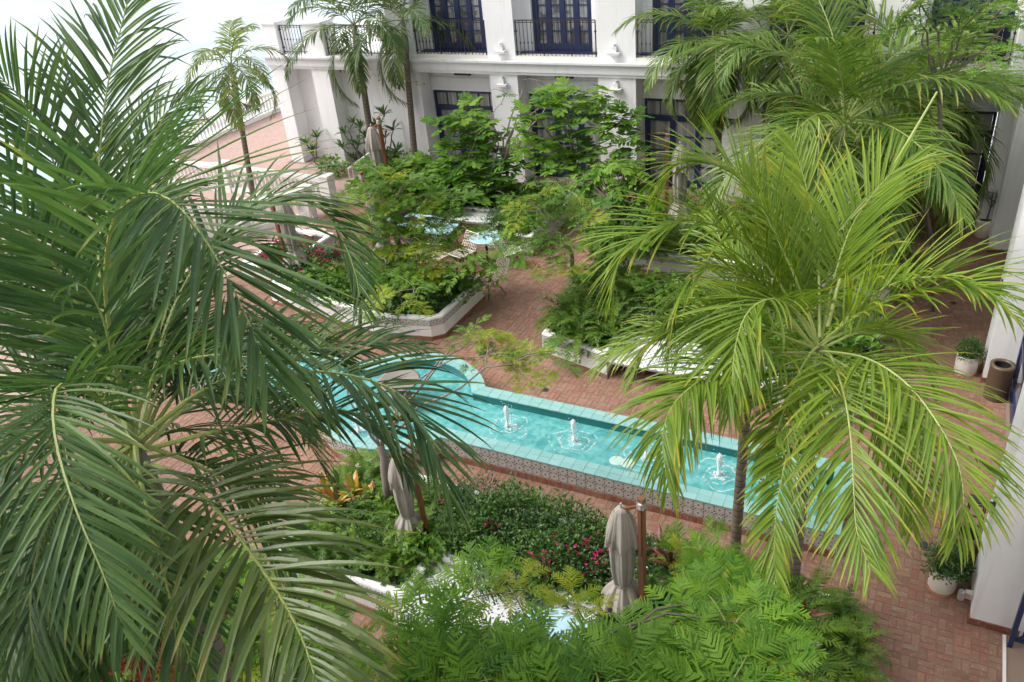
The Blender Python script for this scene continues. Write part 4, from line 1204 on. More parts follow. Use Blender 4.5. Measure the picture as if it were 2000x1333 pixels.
# ------------------------------------------------------------------ umbrellas
def make_umbrella():
    root = thing('closed_umbrella', (0, 0, 0), 'x', 'umbrella', 'closed beige umbrellas with navy trim')
    r = np.random.default_rng(2)
    ph = r.uniform(0, 6, 3)
    def fold(k, a):
        amp = np.interp(k, [0, 2, 4, 6, 9, 13, 15, 19], [.02, .05, .13, .16, .12, .10, .12, .18])
        return 1 + amp * (np.sin(7 * a + ph[0] + .10 * k) + .45 * np.sin(13 * a + ph[1] - .07 * k) + .3 * np.sin(23 * a + ph[2] + .05 * k)) + amp * .5 * np.sin(2 * a + ph[2])
    prof = [(.015, 2.60), (.075, 2.59), (.10, 2.56), (.155, 2.42), (.195, 2.28), (.215, 2.18), (.20, 2.10), (.165, 2.08), (.175, 2.0), (.185, 1.8), (.18, 1.6), (.165, 1.42), (.14, 1.30), (.125, 1.26),
            (.16, 1.22), (.25, 1.10), (.31, .98), (.335, .90)]
    mb = MB(); mb.lathe(prof, 110, fold=fold); c = mb.build('canopy', M['canvas'], root, True)
    # overhanging upper flap of the canopy
    mb = MB(); mb.lathe([(.11, 2.555), (.17, 2.42), (.215, 2.26), (.24, 2.12), (.235, 2.02)], 96, fold=lambda k, a: 1 + (.02 + .045 * k) * (np.sin(6 * a + 1) + .5 * np.sin(11 * a) + .35 * np.sin(19 * a + .5 * k)))
    mb.build('upper_flap', M['canvas'], root, True)
    mb = MB(); mb.lathe([(.148, 1.285), (.158, 1.27), (.148, 1.255)], 24); mb.build('tie', M['canvas'], root, True)
    def lobes(k, a): return 1 + .20 * np.abs(np.sin(3.5 * a)) + .05 * np.sin(7 * a + ph[0])
    mb = MB(); mb.lathe([(.30, .96), (.335, .88), (.34, .78), (.31, .74), (.26, .74)], 64, fold=lobes); mb.build('navy_trim', M['navy_cloth'], root, True)
    mb = MB(); mb.lathe([(.10, .98), (.14, .80), (.15, .66), (.13, .60)], 48, fold=lambda k, a: 1 + .2 * np.sin(5 * a)); mb.build('inner_fold', M['canvas'], root, True)
    mb = MB(); mb.lathe([(.145, .66), (.155, .56), (.12, .50)], 48, fold=lambda k, a: 1 + .2 * np.sin(5 * a)); mb.build('inner_trim', M['navy_cloth'], root, True)
    mb = MB(); mb.lathe([(.0, 2.68), (.018, 2.67), (.02, 2.64), (.012, 2.62), (.012, 2.585)], 10); mb.build('finial', M['metal'], root, True)
    mb = MB(); mb.tube([(0, 0, 0), (0, 0, 2.58)], .022, 8); mb.build('mast', M['wood'], root, True)
    mb = MB(); mb.box(.28, .37, .02, .11, 0, 2.86); mb.box(.30, .35, -.002, .018, 1.9, 2.7); p = mb.build('post', M['wood'], root)
    mb = MB(); mb.box(.274, .376, .012, .02, 2.70, 2.80); mb.box(.274, .376, .11, .118, 2.70, 2.80); mb.box(.266, .274, .012, .118, 2.70, 2.80); mb.box(.376, .384, .012, .118, 2.70, 2.80); mb.box(.30, .36, -.02, .012, 2.72, 2.79)
    mb.build('metal_cap', M['metal'], root)
    mb = MB(); mb.bar((0, 0, 2.56), (.30, .065, 2.72), .03, .04); mb.build('arm', M['wood'], root)
    mb = MB(); mb.box(.20, .45, -.06, .19, 0, .03); mb.build('foot_plate', M['iron'], root)
    return root
UMB = [
 ((-2.777,7.192), .95, 'closed beige umbrella standing in the foreground planter in front of the fountain', -.25),
 ((-6.264,7.39), .82, 'closed beige umbrella beside the forked grey trunk, half hidden by palm leaves', .2),
 ((-11.929,15.195), 1.1, 'closed umbrella just left of the pale blue tables', PI - .3),
 ((-14.848,19.315), 1.1, 'closed umbrella near the hotel wall with open navy hem', -.2),
 ((-5.707,19.426), 1.1, 'closed umbrella behind the lime palm, beside a wooden post', PI + .2),
 ((-14.167,14.413), 1.0, 'closed umbrella in front of the white balustrade at left', PI),
]
u0 = make_umbrella()
for i, (xy, s, lab, rz) in enumerate(UMB):
    o = u0 if i == 0 else copy_tree(u0)
    o.location = (xy[0], xy[1], 0.0); o.scale = (s * .86, s * .86, s); o.rotation_euler = (0, 0, rz); o['label'] = lab

# small open canopy behind the left palm
cp = thing('garden_canopy', tuple(np.array((-21.207,15.895,-0.0))), 'small white canopy on a wooden post behind the left palm', 'canopy')
x, y, _ = cp.location
mb = MB(); mb.lathe([(.0, 2.62), (.12, 2.58), (.85, 2.25), (.87, 2.22), (.87, 2.08), (.83, 2.08), (.82, 2.2), (.1, 2.5)], 8, (x, y)); part(mb, 'canopy_top', M['white_paint'], cp)
mb = MB(); mb.box(x - .05, x + .05, y - .05, y + .05, 0, 2.5); part(mb, 'post', M['wood'], cp)

# ------------------------------------------------------------------ chairs and tables
def make_chair():
    root = thing('wire_chair', (0, 0, 0), 'x', 'chair', 'cream wire chairs around the courtyard')
    s = MB(); a = .24
    s.tube([(-a, -a, .45), (a, -a, .455), (a, a, .45), (-a, a, .43), (-a, -a, .45)], .013, 6); s.build('seat_rim', M['chair_white'], root, True)
    s = MB()
    for k in range(1, 8):
        u = -a + 2 * a * k / 8
        s.tube([(u, -a, .45), (u, 0, .428), (u, a, .44)], .0065, 4); s.tube([(-a, u, .44), (0, u, .428), (a, u, .45)], .0065, 4)
    s.build('seat_mesh', M['chair_white'], root)
    b = MB(); top = .86
    b.tube([(-a, a, .44), (-a * 1.02, a + .13, .66), (-a * .9, a + .2, top), (a * .9, a + .2, top), (a * 1.02, a + .13, .66), (a, a, .45)], .013, 6); b.build('back_rim', M['chair_white'], root, True)
    b = MB()
    for k in range(1, 8):
        u = -a + 2 * a * k / 8; b.tube([(u, a, .44), (u, a + .13, .66), (u * .95, a + .2, top)], .0065, 4)
    for k in range(1, 7):
        z = .44 + (top - .44) * k / 7; yy = np.interp(z, [.44, .66, top], [a, a + .13, a + .2]); b.tube([(-a, yy, z), (0, yy + .03, z), (a, yy, z)], .0065, 4)
    b.build('back_mesh', M['chair_white'], root)
    for sx in (-1, 1):
        for sy in (-1, 1):
            l = MB(); l.tube([(sx * .07, sy * .07, .43), (sx * .27, sy * .25, 0)], .0085, 5); l.tube([(sx * .13, sy * .02, .43), (sx * .27, sy * .25, .01)], .006, 4); l.build('leg', M['chair_leg'], root)
    l = MB(); l.tube([(-.12, -.12, .3), (.12, -.12, .3), (.12, .12, .3), (-.12, .12, .3), (-.12, -.12, .3)], .007, 4); l.build('brace_ring', M['chair_leg'], root)
    return root
CH = [((-9.371,15.819,0.0), -.55, 'cream wire chair standing alone on the bricks beside the planter corner'),
      ((-13.779,18.233,0.0), .3, 'cream wire chair in front of the rectangular blue table'),
      ((-11.838,17.414,0.0), .15, 'cream wire chair in front of the small blue table'),
      ((-9.589,17.403,0.0), 2.2, 'cream wire chair to the right of the round blue table'),
      ((-10.783,16.896,0.0), -.3, 'cream wire chair in front of the round blue table'),
      ((-11.379,16.563,0.0), 2.8, 'cream wire chair nearest the shrub planter, facing the blue tables'),
      ((-15.758,17.019,0.0), 1.2, 'cream wire chair beside the magenta flowers'),
      ((-5.179,6.124,0.0), 2.6, 'cream wire chair under the feathery tree, left of the round white table'),
      ((-2.331,7.391,0.0), -1.2, 'cream wire chair under the feathery tree, right of the round white table')]
c0 = make_chair()
for i, (p, rz, lab) in enumerate(CH):
    o = c0 if i == 0 else copy_tree(c0)
    o.location = p; o.rotation_euler = (0, 0, rz); o.scale = (1.06, 1.06, 1.02); o['label'] = lab

def round_table(p, rad, label, mat, h=.74, name='round_table'):
    root = thing(name, (p[0], p[1], 0), label, 'table')
    mb = MB(); mb.lathe([(.0, h - .03), (rad - .03, h - .03), (rad, h - .02), (rad, h - .004), (rad - .012, h), (.0, h)], 36, p[:2]); part(mb, 'table_top', mat, root)
    mb = MB(); mb.tube([(p[0], p[1], .03), (p[0], p[1], h - .032)], .035, 10); part(mb, 'leg', M['iron'], root)
    mb = MB(); mb.lathe([(.0, .03), (.06, .03), (.24, .012), (.25, 0)], 24, p[:2]); part(mb, 'foot', M['iron'], root)
def square_table(p, wx, wy, rz, label, h=.74):
    root = thing('table', (p[0], p[1], 0), label, 'table', None, rz)
    mb = MB(); mb.box(-wx, wx, -wy, wy, h - .025, h); mb.build('table_top', M['table_blue'], root)
    for sx in (-1, 1):
        for sy in (-1, 1):
            mb = MB(); mb.tube([(sx * (wx - .08), sy * (wy - .08), 0), (sx * (wx - .1), sy * (wy - .1), h - .027)], .02, 6); mb.build('leg', M['wood'], root)
round_table((-10.299,17.399,0.74), .42, 'round pale blue table in front of the back planter', M['table_blue'])
square_table((-12.868,17.924,0.74), .78, .42, .0, 'long rectangular pale blue table behind the tree trunk')
square_table((-11.784,17.624,0.74), .38, .36, .1, 'small square pale blue table between the long table and the round one')
round_table((-3.424,6.265,0.74), .58, 'round pale table under the feathery foreground tree', M['table_blue'])
round_table((-4.689,6.134,0.6), .30, 'small white side table next to the tiled foreground bench', M['white_paint'], .6)
round_table((-11.676,15.37,0.6), .3, 'small pale blue side table half hidden in the planter shrubs', M['table_blue'], .6)

# ------------------------------------------------------------------ pots, bins, drains
def potted(p, rad, h, label, kindmesh, s, bloom=None, nb=0, tall=0.0):
    root = thing('potted_shrub', (p[0], p[1], 0), label, 'potted plant', None)
    mb = MB(); mb.lathe([(rad * .9, .02), (rad * .98, .05), (rad, h - .01), (rad * .98, h), (rad * .88, h), (rad * .86, h - .06)], 28, p[:2]); part(mb, 'pot', M['pot_white'], root, True)
    mb = MB(); mb.lathe([(rad * 1.02, 0), (rad * 1.06, .012), (rad * 1.02, .022), (rad * .8, .022)], 28, p[:2]); part(mb, 'saucer', M['terracotta'], root)
    mb = MB(); mb.disc((p[0], p[1], h - .05), rad * .87); part(mb, 'soil', M['soil'], root)
    if tall:
        mb = MB(); mb.tube([(p[0], p[1], h - .06), (p[0] + .03, p[1], h + tall * .6), (p[0], p[1] + .02, h + tall + .1)], [.022, .018, .012], 6)
        for k in range(5): mb.tube([(p[0] + .03, p[1], h + tall * .5), (p[0] + .2 * math.cos(k * 1.3), p[1] + .2 * math.sin(k * 1.3), h + tall + .1)], [.01, .006], 4)
        part(mb, 'stem', M['bark'], root)
    o = bpy.data.objects.new('foliage', kindmesh); link(o, root); o.location = (0, 0, h - .05 + tall); o.scale = (s, s, s)
    for k in range(nb):
        d = unit(np.array([random.gauss(0, 1), random.gauss(0, 1), abs(random.gauss(0, 1))])); b = bpy.data.objects.new('blossom', bloom[0]); link(b, root)
        b.location = Vector(d * np.array([.42, .42, .5]) * s) + Vector((0, 0, h)); b.scale = (s,) * 3
    return root
POTTED = shrub_mesh('foliage', PR, .45, .72, 1500, .085, .05, M['leaf_shrub'], 5)
BLOOM_R = [blossom_mesh('blossom', PR, 3, .05, M['berry'], .02)]
potted((0.999,9.777,0.0), .185, .40, 'white pot with a dense dark shrub next to the near pier', POTTED, .62, BLOOM_R, 1)
potted((1.105,15.65,0.0), .20, .42, 'white pot with an open shrub beside the brown bin by the middle pier', POTTED, .55, BLOOM_R, 2)
potted((1.303,22.333,0.0), .22, .48, 'white pot with a thin stemmed little tree at the far right wall', SHRUB_DARK[1], .58, None, 0, .55)
def litter_bin(p, label, h=.72, rad=.20):
    root = thing('litter_bin', (p[0], p[1], 0), label, 'bin')
    mb = MB(); mb.lathe([(.0, .0), (rad * .97, .0), (rad, .02), (rad, h - .05), (rad * 1.03, h - .04), (rad * 1.03, h), (rad * .72, h + .01), (rad * .70, h - .03)], 28, p[:2]); part(mb, 'body', M['bin_brown'], root, True)
    mb = MB(); mb.lathe([(rad * .705, h - .02), (rad * .69, h - .3), (.0, h - .32)], 24, p[:2]); part(mb, 'liner', M['black'], root, True)
litter_bin((1.22, 10.22), 'brown cylindrical litter bin behind the near white pier')
litter_bin((1.625,14.955,0.0), 'brown cylindrical litter bin at the middle pier')
for p, lab in (((-8.196,13.288,0.008), 'small round floor drain in the bricks below the planter corner'), ((-6.353,12.418,0.008), 'small round floor drain between the fern planter and the fountain'),
          ((0.738,10.542,0.008), 'round floor drain in the bricks near the potted shrub'), ((0.79,18.482,0.008), 'round floor drain on the far right path'), ((-4.082,9.128,0.008), 'small round floor drain below the fountain wall')):
    rad = .10 if '1806' in lab or 'round floor drain in the bricks near' in lab else .07
    root = thing('floor_drain', (p[0], p[1], 0), lab, 'drain')
    mb = MB(); mb.lathe([(rad, .004), (rad, .013), (rad * .8, .013), (rad * .78, .010)], 20, p[:2]); part(mb, 'ring', M['grille'], root)
    mb = MB(); mb.disc((p[0], p[1], .0095), rad * .78); part(mb, 'cover', M['iron'], root)

# ------------------------------------------------------------------ palms
NEAR = dict(L=.95, w=.031, spacing=.040, g=.46, f0=66, f1=26, vee=26, S=6, t0=.20, rr=.018)
LIME = dict(L=1.0, w=.036, spacing=.041, g=.36, f0=60, f1=24, vee=34, S=6, t0=.16, rr=.018)
FARP = dict(L=.75, w=.055, spacing=.062, g=.8, f0=62, f1=26, vee=15, S=4, t0=.14, rr=.018)

L = np.array
palm('large dark green palm filling the left side of the view, close to the camera', None,
     (-4.34, 2.60, 0), (-4.382,2.648,6.372),
     [
  (L([(-4.413,2.658,6.424),(-4.501,2.88,7.245),(-4.301,2.953,7.758),(-4.008,2.947,7.986),(-3.786,2.924,8.046),(-3.509,2.838,8.019),(-3.195,2.704,7.848),(-2.914,2.546,7.624),(-2.741,2.422,7.436)]), dict(L=1.15, w=.038, spacing=.044, vee=30, g=.2)),
  L([(-4.496,2.679,6.366),(-5.03,3.152,6.851),(-5.456,3.686,7.438),(-5.669,4.215,8.11),(-5.785,4.689,8.604),(-5.828,4.999,8.925)]),
  (L([(-4.456,2.735,6.358),(-4.69,3.489,6.894),(-4.632,4.152,7.294),(-4.348,4.485,7.37),(-4.047,4.553,7.233),(-3.744,4.369,6.933),(-3.603,4.197,6.7)]), dict(L=.75)),
  (L([(-4.359,2.675,6.363),(-4.061,2.977,6.62),(-3.536,3.192,6.75),(-3.096,3.271,6.802),(-2.662,3.284,6.738),(-2.34,3.113,6.527),(-2.172,2.951,6.323)]), dict(L=.78)),
  (L([(-4.339,2.656,6.319),(-3.951,2.893,6.392),(-3.539,3.092,6.455),(-3.19,3.207,6.551),(-2.86,3.273,6.467),(-2.58,3.132,6.248)]), dict(L=.6)),
  (L([(-4.236,2.577,6.302),(-3.8,2.487,6.397),(-3.314,2.318,6.393),(-2.819,2.094,6.376),(-2.416,1.881,6.34),(-2.14,1.674,6.297),(-1.989,1.541,6.263)]), dict(mat=M['palm_front'], L=.85, g=.8, w=.04)),
  (L([(-4.4,2.63,6.381),(-4.3,2.465,6.894),(-4.137,2.226,7.157),(-3.935,2.026,7.174),(-3.756,1.87,7.068),(-3.47,1.686,6.904),(-3.183,1.533,6.713),(-3.014,1.426,6.553)]), dict(L=.75, g=.5)),
  L([(-4.596,2.762,6.387),(-4.974,3.002,7.064),(-5.117,2.967,7.641),(-5.21,2.821,8.047),(-5.215,2.666,8.197)]),
  L([(-4.598,2.733,6.365),(-5.259,2.963,6.832),(-5.678,2.938,7.184),(-5.873,2.722,7.417)]),
  (L([(-4.545,2.762,6.314),(-4.968,3.445,6.612),(-5.067,4.067,6.894),(-5.013,4.487,6.935),(-4.768,4.645,6.757)]), dict(L=.7)),
  (L([(-4.5,2.634,6.334),(-4.665,2.322,6.141),(-4.666,1.907,5.89),(-4.495,1.504,5.66),(-4.383,1.265,5.45)]), dict(L=.8, g=.8)),
  (L([(-4.545,2.68,6.244),(-4.659,2.447,5.858),(-4.625,2.124,5.457),(-4.448,1.817,5.123),(-4.305,1.631,4.911)]), dict(L=.75, g=.9)),
  (L([(-4.586,2.692,6.312),(-5.058,2.477,6.255),(-5.254,2.033,6.062),(-5.255,1.62,5.851)]), dict(L=.8)),
  (L([(-4.329,2.637,6.482),(-4.181,2.586,7.034),(-4.118,2.589,7.395),(-4.116,2.554,7.61),(-4.088,2.44,7.671)]), dict(L=.42, g=1.4, w=.03, spacing=.07)),
  (L([(-4.521,2.761,6.278),(-4.933,3.455,6.342),(-5.096,4.006,6.365),(-5.008,4.334,6.199),(-4.726,4.44,5.936)]), dict(L=.7)),
  (L([(-4.57,2.736,6.327),(-5.363,3.365,7.019),(-5.868,3.776,7.727),(-6.091,3.833,8.273),(-6.142,3.64,8.57)]), dict(L=1.0)),
  (L([(-4.572,2.707,6.304),(-5.143,2.793,6.45),(-5.529,2.694,6.601),(-5.692,2.351,6.616)]), dict(L=.9)),
  (L([(-4.628,2.713,6.197),(-4.917,2.392,5.628),(-4.918,1.974,5.239),(-4.744,1.615,4.904)]), dict(L=.9, g=.9)),
  (L([(-4.516,2.671,6.388),(-4.579,2.393,6.652),(-4.621,2.076,6.676),(-4.57,1.687,6.54)]), dict(L=.85)),
  (L([(-4.471,2.637,6.297),(-4.457,2.299,6.392),(-4.325,1.906,6.313),(-4.16,1.591,6.106),(-4.006,1.396,5.845)]), dict(L=.8, g=.8)),
  (L([(-4.528,2.684,6.224),(-4.339,2.381,6.108),(-4.138,2.103,5.858),(-3.889,1.867,5.623)]), dict(L=.6, g=.8)),
  (L([(-4.619,2.807,6.263),(-5.144,3.434,6.674),(-5.661,4.036,7.274),(-5.762,4.646,7.778),(-5.62,5.036,7.97)]), dict(L=.8)),
  (L([(-4.483,2.745,6.213),(-4.512,3.16,6.242),(-4.326,3.504,6.145),(-3.981,3.642,5.875),(-3.724,3.579,5.553)]), dict(L=.62)),
  (L([(-4.575,2.797,6.193),(-4.903,3.376,6.213),(-4.931,3.881,6.179),(-4.71,4.185,6.015),(-4.409,4.246,5.709)]), dict(L=.7)),
  (L([(-4.542,2.76,6.118),(-4.672,3.109,5.84),(-4.538,3.329,5.509),(-4.307,3.334,5.103),(-4.111,3.186,4.815)]), dict(L=.65, g=.8)),
  (L([(-4.599,2.716,6.159),(-4.829,2.692,5.541),(-4.756,2.574,5.055),(-4.534,2.326,4.701)]), dict(L=.7, g=.9)),
  (L([(-4.649,2.811,6.118),(-4.929,3.356,5.834),(-4.76,3.615,5.486),(-4.52,3.625,5.06)]), dict(L=.75, g=.8)),
  (L([(-4.684,2.832,6.183),(-5.376,3.715,6.477),(-5.804,4.179,6.929),(-5.902,4.705,7.168),(-5.781,5.01,7.16)]), dict(L=.8)),
  (L([(-4.627,2.743,6.219),(-5.334,3.196,6.509),(-5.769,3.245,6.667),(-6.008,3.021,6.66)]), dict(L=.8)),
  (L([(-4.575,2.797,6.193),(-4.774,3.667,6.338),(-4.623,4.202,6.341),(-4.368,4.474,6.137),(-4.095,4.518,5.863)]), dict(L=.65)),
     ] + [(f, dict(L=.62, g=.7, w=.03)) for f in auto_fronds((-4.382,2.648,6.372), 11, 1.9, 91, 62, -40, 95)], M['palm_dark'], M['rachis'], .066, 1.28, nsep=300, seed=4, par=NEAR)

palm('bright lime green palm at centre right with fronds drooping over the fountain', None,
     (-.85, 8.6, 0.3), (-0.876,8.579,4.339),
     [
  (L([(-0.888,8.534,4.363),(-1.022,8.471,4.68),(-1.212,8.271,4.987),(-1.348,8.003,5.166),(-1.48,7.754,5.177),(-1.531,7.457,5.086),(-1.523,7.177,4.824),(-1.454,6.926,4.44)]), dict(g=.72, vee=22)),
  (L([(-0.896,8.49,4.292),(-1.207,8.087,4.469),(-1.546,7.629,4.597),(-1.836,7.08,4.606),(-1.986,6.619,4.551),(-1.987,6.328,4.345),(-1.848,6.075,4.001)]), dict(g=.72, vee=22)),
  (L([(-0.836,8.419,4.359),(-0.696,8.075,4.545),(-0.473,7.467,4.497),(-0.317,6.898,4.373),(-0.215,6.409,4.23),(-0.115,6.002,4.062),(0.04,5.744,3.932)]), dict(g=.72, vee=22)),
  (L([(-0.807,8.43,4.372),(-0.355,8.108,4.562),(0.047,7.767,4.569),(0.384,7.326,4.461),(0.609,6.943,4.293),(0.696,6.642,4.081),(0.69,6.462,3.868)]), dict(g=.72, vee=22)),
  L([(-0.835,8.542,4.368),(-0.532,8.712,4.828),(-0.266,8.753,5.101),(0.036,8.635,5.306),(0.339,8.456,5.409),(0.625,8.227,5.431),(0.906,8.018,5.293)]),
  L([(-0.894,8.644,4.353),(-1.188,8.816,4.931),(-1.609,8.971,5.634),(-1.98,8.981,6.113),(-2.328,8.86,6.312),(-2.575,8.576,6.327),(-2.661,8.342,6.082)]),
  L([(-0.922,8.627,4.33),(-1.597,8.78,5.214),(-2.206,8.545,5.721),(-2.642,8.197,5.733),(-2.895,7.819,5.611),(-2.925,7.53,5.311),(-2.875,7.409,5.066)]),
  (L([(-0.916,8.517,4.34),(-1.538,8.569,5.001),(-2.02,8.285,5.313),(-2.251,7.938,5.209),(-2.295,7.609,4.866),(-2.268,7.405,4.533)]), dict(L=.7)),
  L([(-0.895,8.743,4.323),(-1.081,9.392,4.932),(-1.323,9.955,5.526),(-1.618,10.33,6.083)]),
  L([(-0.874,8.746,4.325),(-0.865,9.279,4.883),(-0.761,9.748,5.405),(-0.473,10.152,5.846),(-0.182,10.319,5.994)]),
  (L([(-0.834,8.617,4.298),(-0.48,8.842,4.438),(-0.108,8.852,4.434),(0.19,8.731,4.23),(0.367,8.563,3.971)]), dict(L=.7)),
  (L([(-0.854,8.404,4.338),(-0.88,7.765,4.275),(-0.88,7.005,4.081),(-0.854,6.37,3.937),(-0.783,5.907,3.722),(-0.654,5.533,3.484)]), dict(L=.62, g=.72)),
  (L([(-0.938,8.699,4.257),(-1.523,8.91,4.562),(-1.99,8.835,4.594),(-2.347,8.584,4.315),(-2.441,8.285,3.889)]), dict(L=.8)),
  (L([(-0.911,8.722,4.29),(-1.43,9.481,4.98),(-1.84,9.843,5.453),(-2.026,10.037,5.763)]), dict(L=.8)),
  (L([(-0.803,8.418,4.353),(-0.316,7.982,4.359),(0.069,7.466,4.125),(0.272,7.102,3.817),(0.343,6.854,3.523)]), dict(L=.8, g=.7)),
  (L([(-0.916,8.517,4.34),(-1.521,8.347,4.595),(-2.043,8.101,4.771),(-2.524,7.747,4.615),(-2.717,7.42,4.226)]), dict(L=.85, g=.6)),
     ] + [(f, dict(L=.8, g=.6)) for f in auto_fronds((-0.876,8.579,4.339), 4, 2.1, 92, 70, 0, 90)], M['palm_lime'], M['rachis'], .075, .9, nsep=300, seed=5, par=LIME)
# second trunk beside it, with a smaller crown mixed into the first
palm('slim grey palm trunk rising beside the fountain, its small crown inside the lime palm', None,
     (-1.78, 9.25, 0.0), (-1.732,9.148,3.737),
     [(f, {}) for f in auto_fronds((-1.732,9.148,3.737), 9, 2.2, 31, 70, -5, 95)], M['palm_lime'], M['rachis'], .072, .75, seed=6,
     par=dict(L=.8, w=.036, spacing=.055, g=.7, f0=60, f1=26, vee=20, S=4, t0=.16, rr=.014))
palm('full mid green palm behind the lime palm, in front of the right hand doors', None, (-2.3, 17.0, 0.3), (-1.718,16.761,4.412),
     [f for f in auto_fronds((-1.718,16.761,4.412), 25, 3.4, 12, 80, -50, 110)], M['palm_mid'], M['rachis'], .10, 1.0, seed=7,
     par=dict(L=1.05, w=.05, spacing=.052, g=.65, f0=60, f1=26, vee=20, S=5, t0=.14, rr=.02))
palm('tall palm with a brown trunk beside the far right doors', None, (-0.75, 21.2, 0.2), (-0.762,21.602,3.622),
     [f for f in auto_fronds((-0.762,21.602,3.622), 22, 3.8, 19, 72, -55, 110)], M['palm_mid'], M['rachis_dark'], .13, 1.0, seed=8,
     par=dict(L=1.1, w=.055, spacing=.056, g=.7, f0=60, f1=26, vee=18, S=4, t0=.14, rr=.02))
palm('palm with drooping olive fronds in front of the third upper balcony', 'palms along the hotel facade', (-5.3, 22.2, 0.2), (-5.66,22.184,4.663),
     [f for f in auto_fronds((-5.66,22.184,4.663), 20, 2.6, 43, 75, -60, 125)], M['palm_mid'], M['rachis_dark'], .085, .8, seed=9, par=dict(FARP, L=.8, spacing=.052))
palm('left one of the twin slim trunked palms at the top left facade corner', None, (-17.5, 22.6, 0.0), (-17.37,22.655,5.0),
     [f for f in auto_fronds((-17.37,22.655,5.0), 13, 2.9, 57, 75, -30, 105)], M['palm_far'], M['rachis_dark'], .105, 1.0, seed=10, par=FARP)
palm('palm with a bare slim trunk in front of the facade, right of its twin', None, (-15.9, 22.7, 0.0), (-15.715,22.996,5.088),
     [f for f in auto_fronds((-15.715,22.996,5.088), 13, 2.9, 63, 75, -30, 105)], M['palm_far'], M['rachis_dark'], .10, 1.0, seed=11, par=FARP)
palm('pale yellowish palm standing by the sea terrace beyond the balustrade', None, (-20.2, 19.3, 0.0), (-19.875,19.504,4.451),
     [f for f in auto_fronds((-19.875,19.504,4.451), 13, 2.2, 71, 75, -50, 125)], M['palm_pale'], M['rachis_dark'], .085, .9, seed=12, par=dict(FARP, L=.65))
palm('dim palm between the full palm and the facade, mostly hidden', None, (-3.2, 21.6, 0.2), (-3.756,21.814,4.941),
     [f for f in auto_fronds((-3.756,21.814,4.941), 16, 2.6, 77, 75, -40, 110)], M['palm_mid'], M['rachis_dark'], .085, .8, seed=13, par=FARP)

# fruit and spear leaves that belong to the palms stand as things of their own: long unopened spears, hanging fruit
def fruit_cluster(p, label, mat, n, spread, seed, s=.011):
    r = np.random.default_rng(seed); root = thing('fruit_cluster', tuple(p), label, 'palm fruit')
    st = MB(); be = MB(); p = np.array(p)
    for k in range(22):
        e = p + r.normal(0, 1, 3) * np.array(spread) + np.array([0, 0, -.15]); st.tube(branch_path(p + np.array([0, 0, .12]), e, r, .1, 5), .004, 3, cap=False)
        for j in range(n // 22):
            c = p + (e - p) * r.uniform(.3, 1.05) + r.normal(0, .015, 3); q = s * r.uniform(.8, 1.3)
            V = c + q * np.array([(1, 0, 0), (0, 1, 0), (-1, 0, 0), (0, -1, 0), (0, 0, 1.2), (0, 0, -1.2)])
            be.add(V, np.array([(0, 1, 4), (1, 2, 4), (2, 3, 4), (3, 0, 4), (1, 0, 5), (2, 1, 5), (3, 2, 5), (0, 3, 5)]), r.random())
    part(st, 'stalk', M['stalk'], root); part(be, 'berries', mat, root, kind='stuff')
fruit_cluster((-1.223,7.962,3.242), 'orange red berry strands hanging against the fountain under the lime palm', M['berry'], 330, (.15, .15, .22), 1, .014)
fruit_cluster((-1.641,8.929,3.467), 'green palm fruit strands under the slim trunk crown', M['berry_green'], 330, (.16, .16, .18), 2, .012)
fruit_cluster((-3.823,1.872,5.415), 'bright red palm berries at the bottom left', M['berry'], 660, (.12, .12, .12), 3, .012)
fruit_cluster((-15.747,22.246,3.537), 'dry pale flower strands below the twin palms at the facade', M['stalk'], 220, (.35, .35, .3), 4, .02)
mb = MB(); mb.tube(catmull(L([(-0.823,8.738,4.502),(-0.774,9.343,4.997),(-0.559,10.178,5.64),(-0.152,11.113,6.546)]), 12)[0], np.linspace(.026, .012, 12), 6, rnd=.9); tag(mb.build('palm_spear', M['rachis'], None, True), 'long straight unopened yellow green palm spear leaning right above the lime palm', 'palm spear')
mb = MB(); mb.tube(catmull(L([(-0.881,8.626,4.419),(-1.111,9.583,5.108),(-1.295,10.278,5.8),(-1.403,10.739,6.276)]), 12)[0], np.linspace(.022, .008, 12), 6, rnd=.5); tag(mb.build('palm_spear', M['rachis'], None, True), 'thin upright unopened palm spear in the middle of the lime palm', 'palm spear')

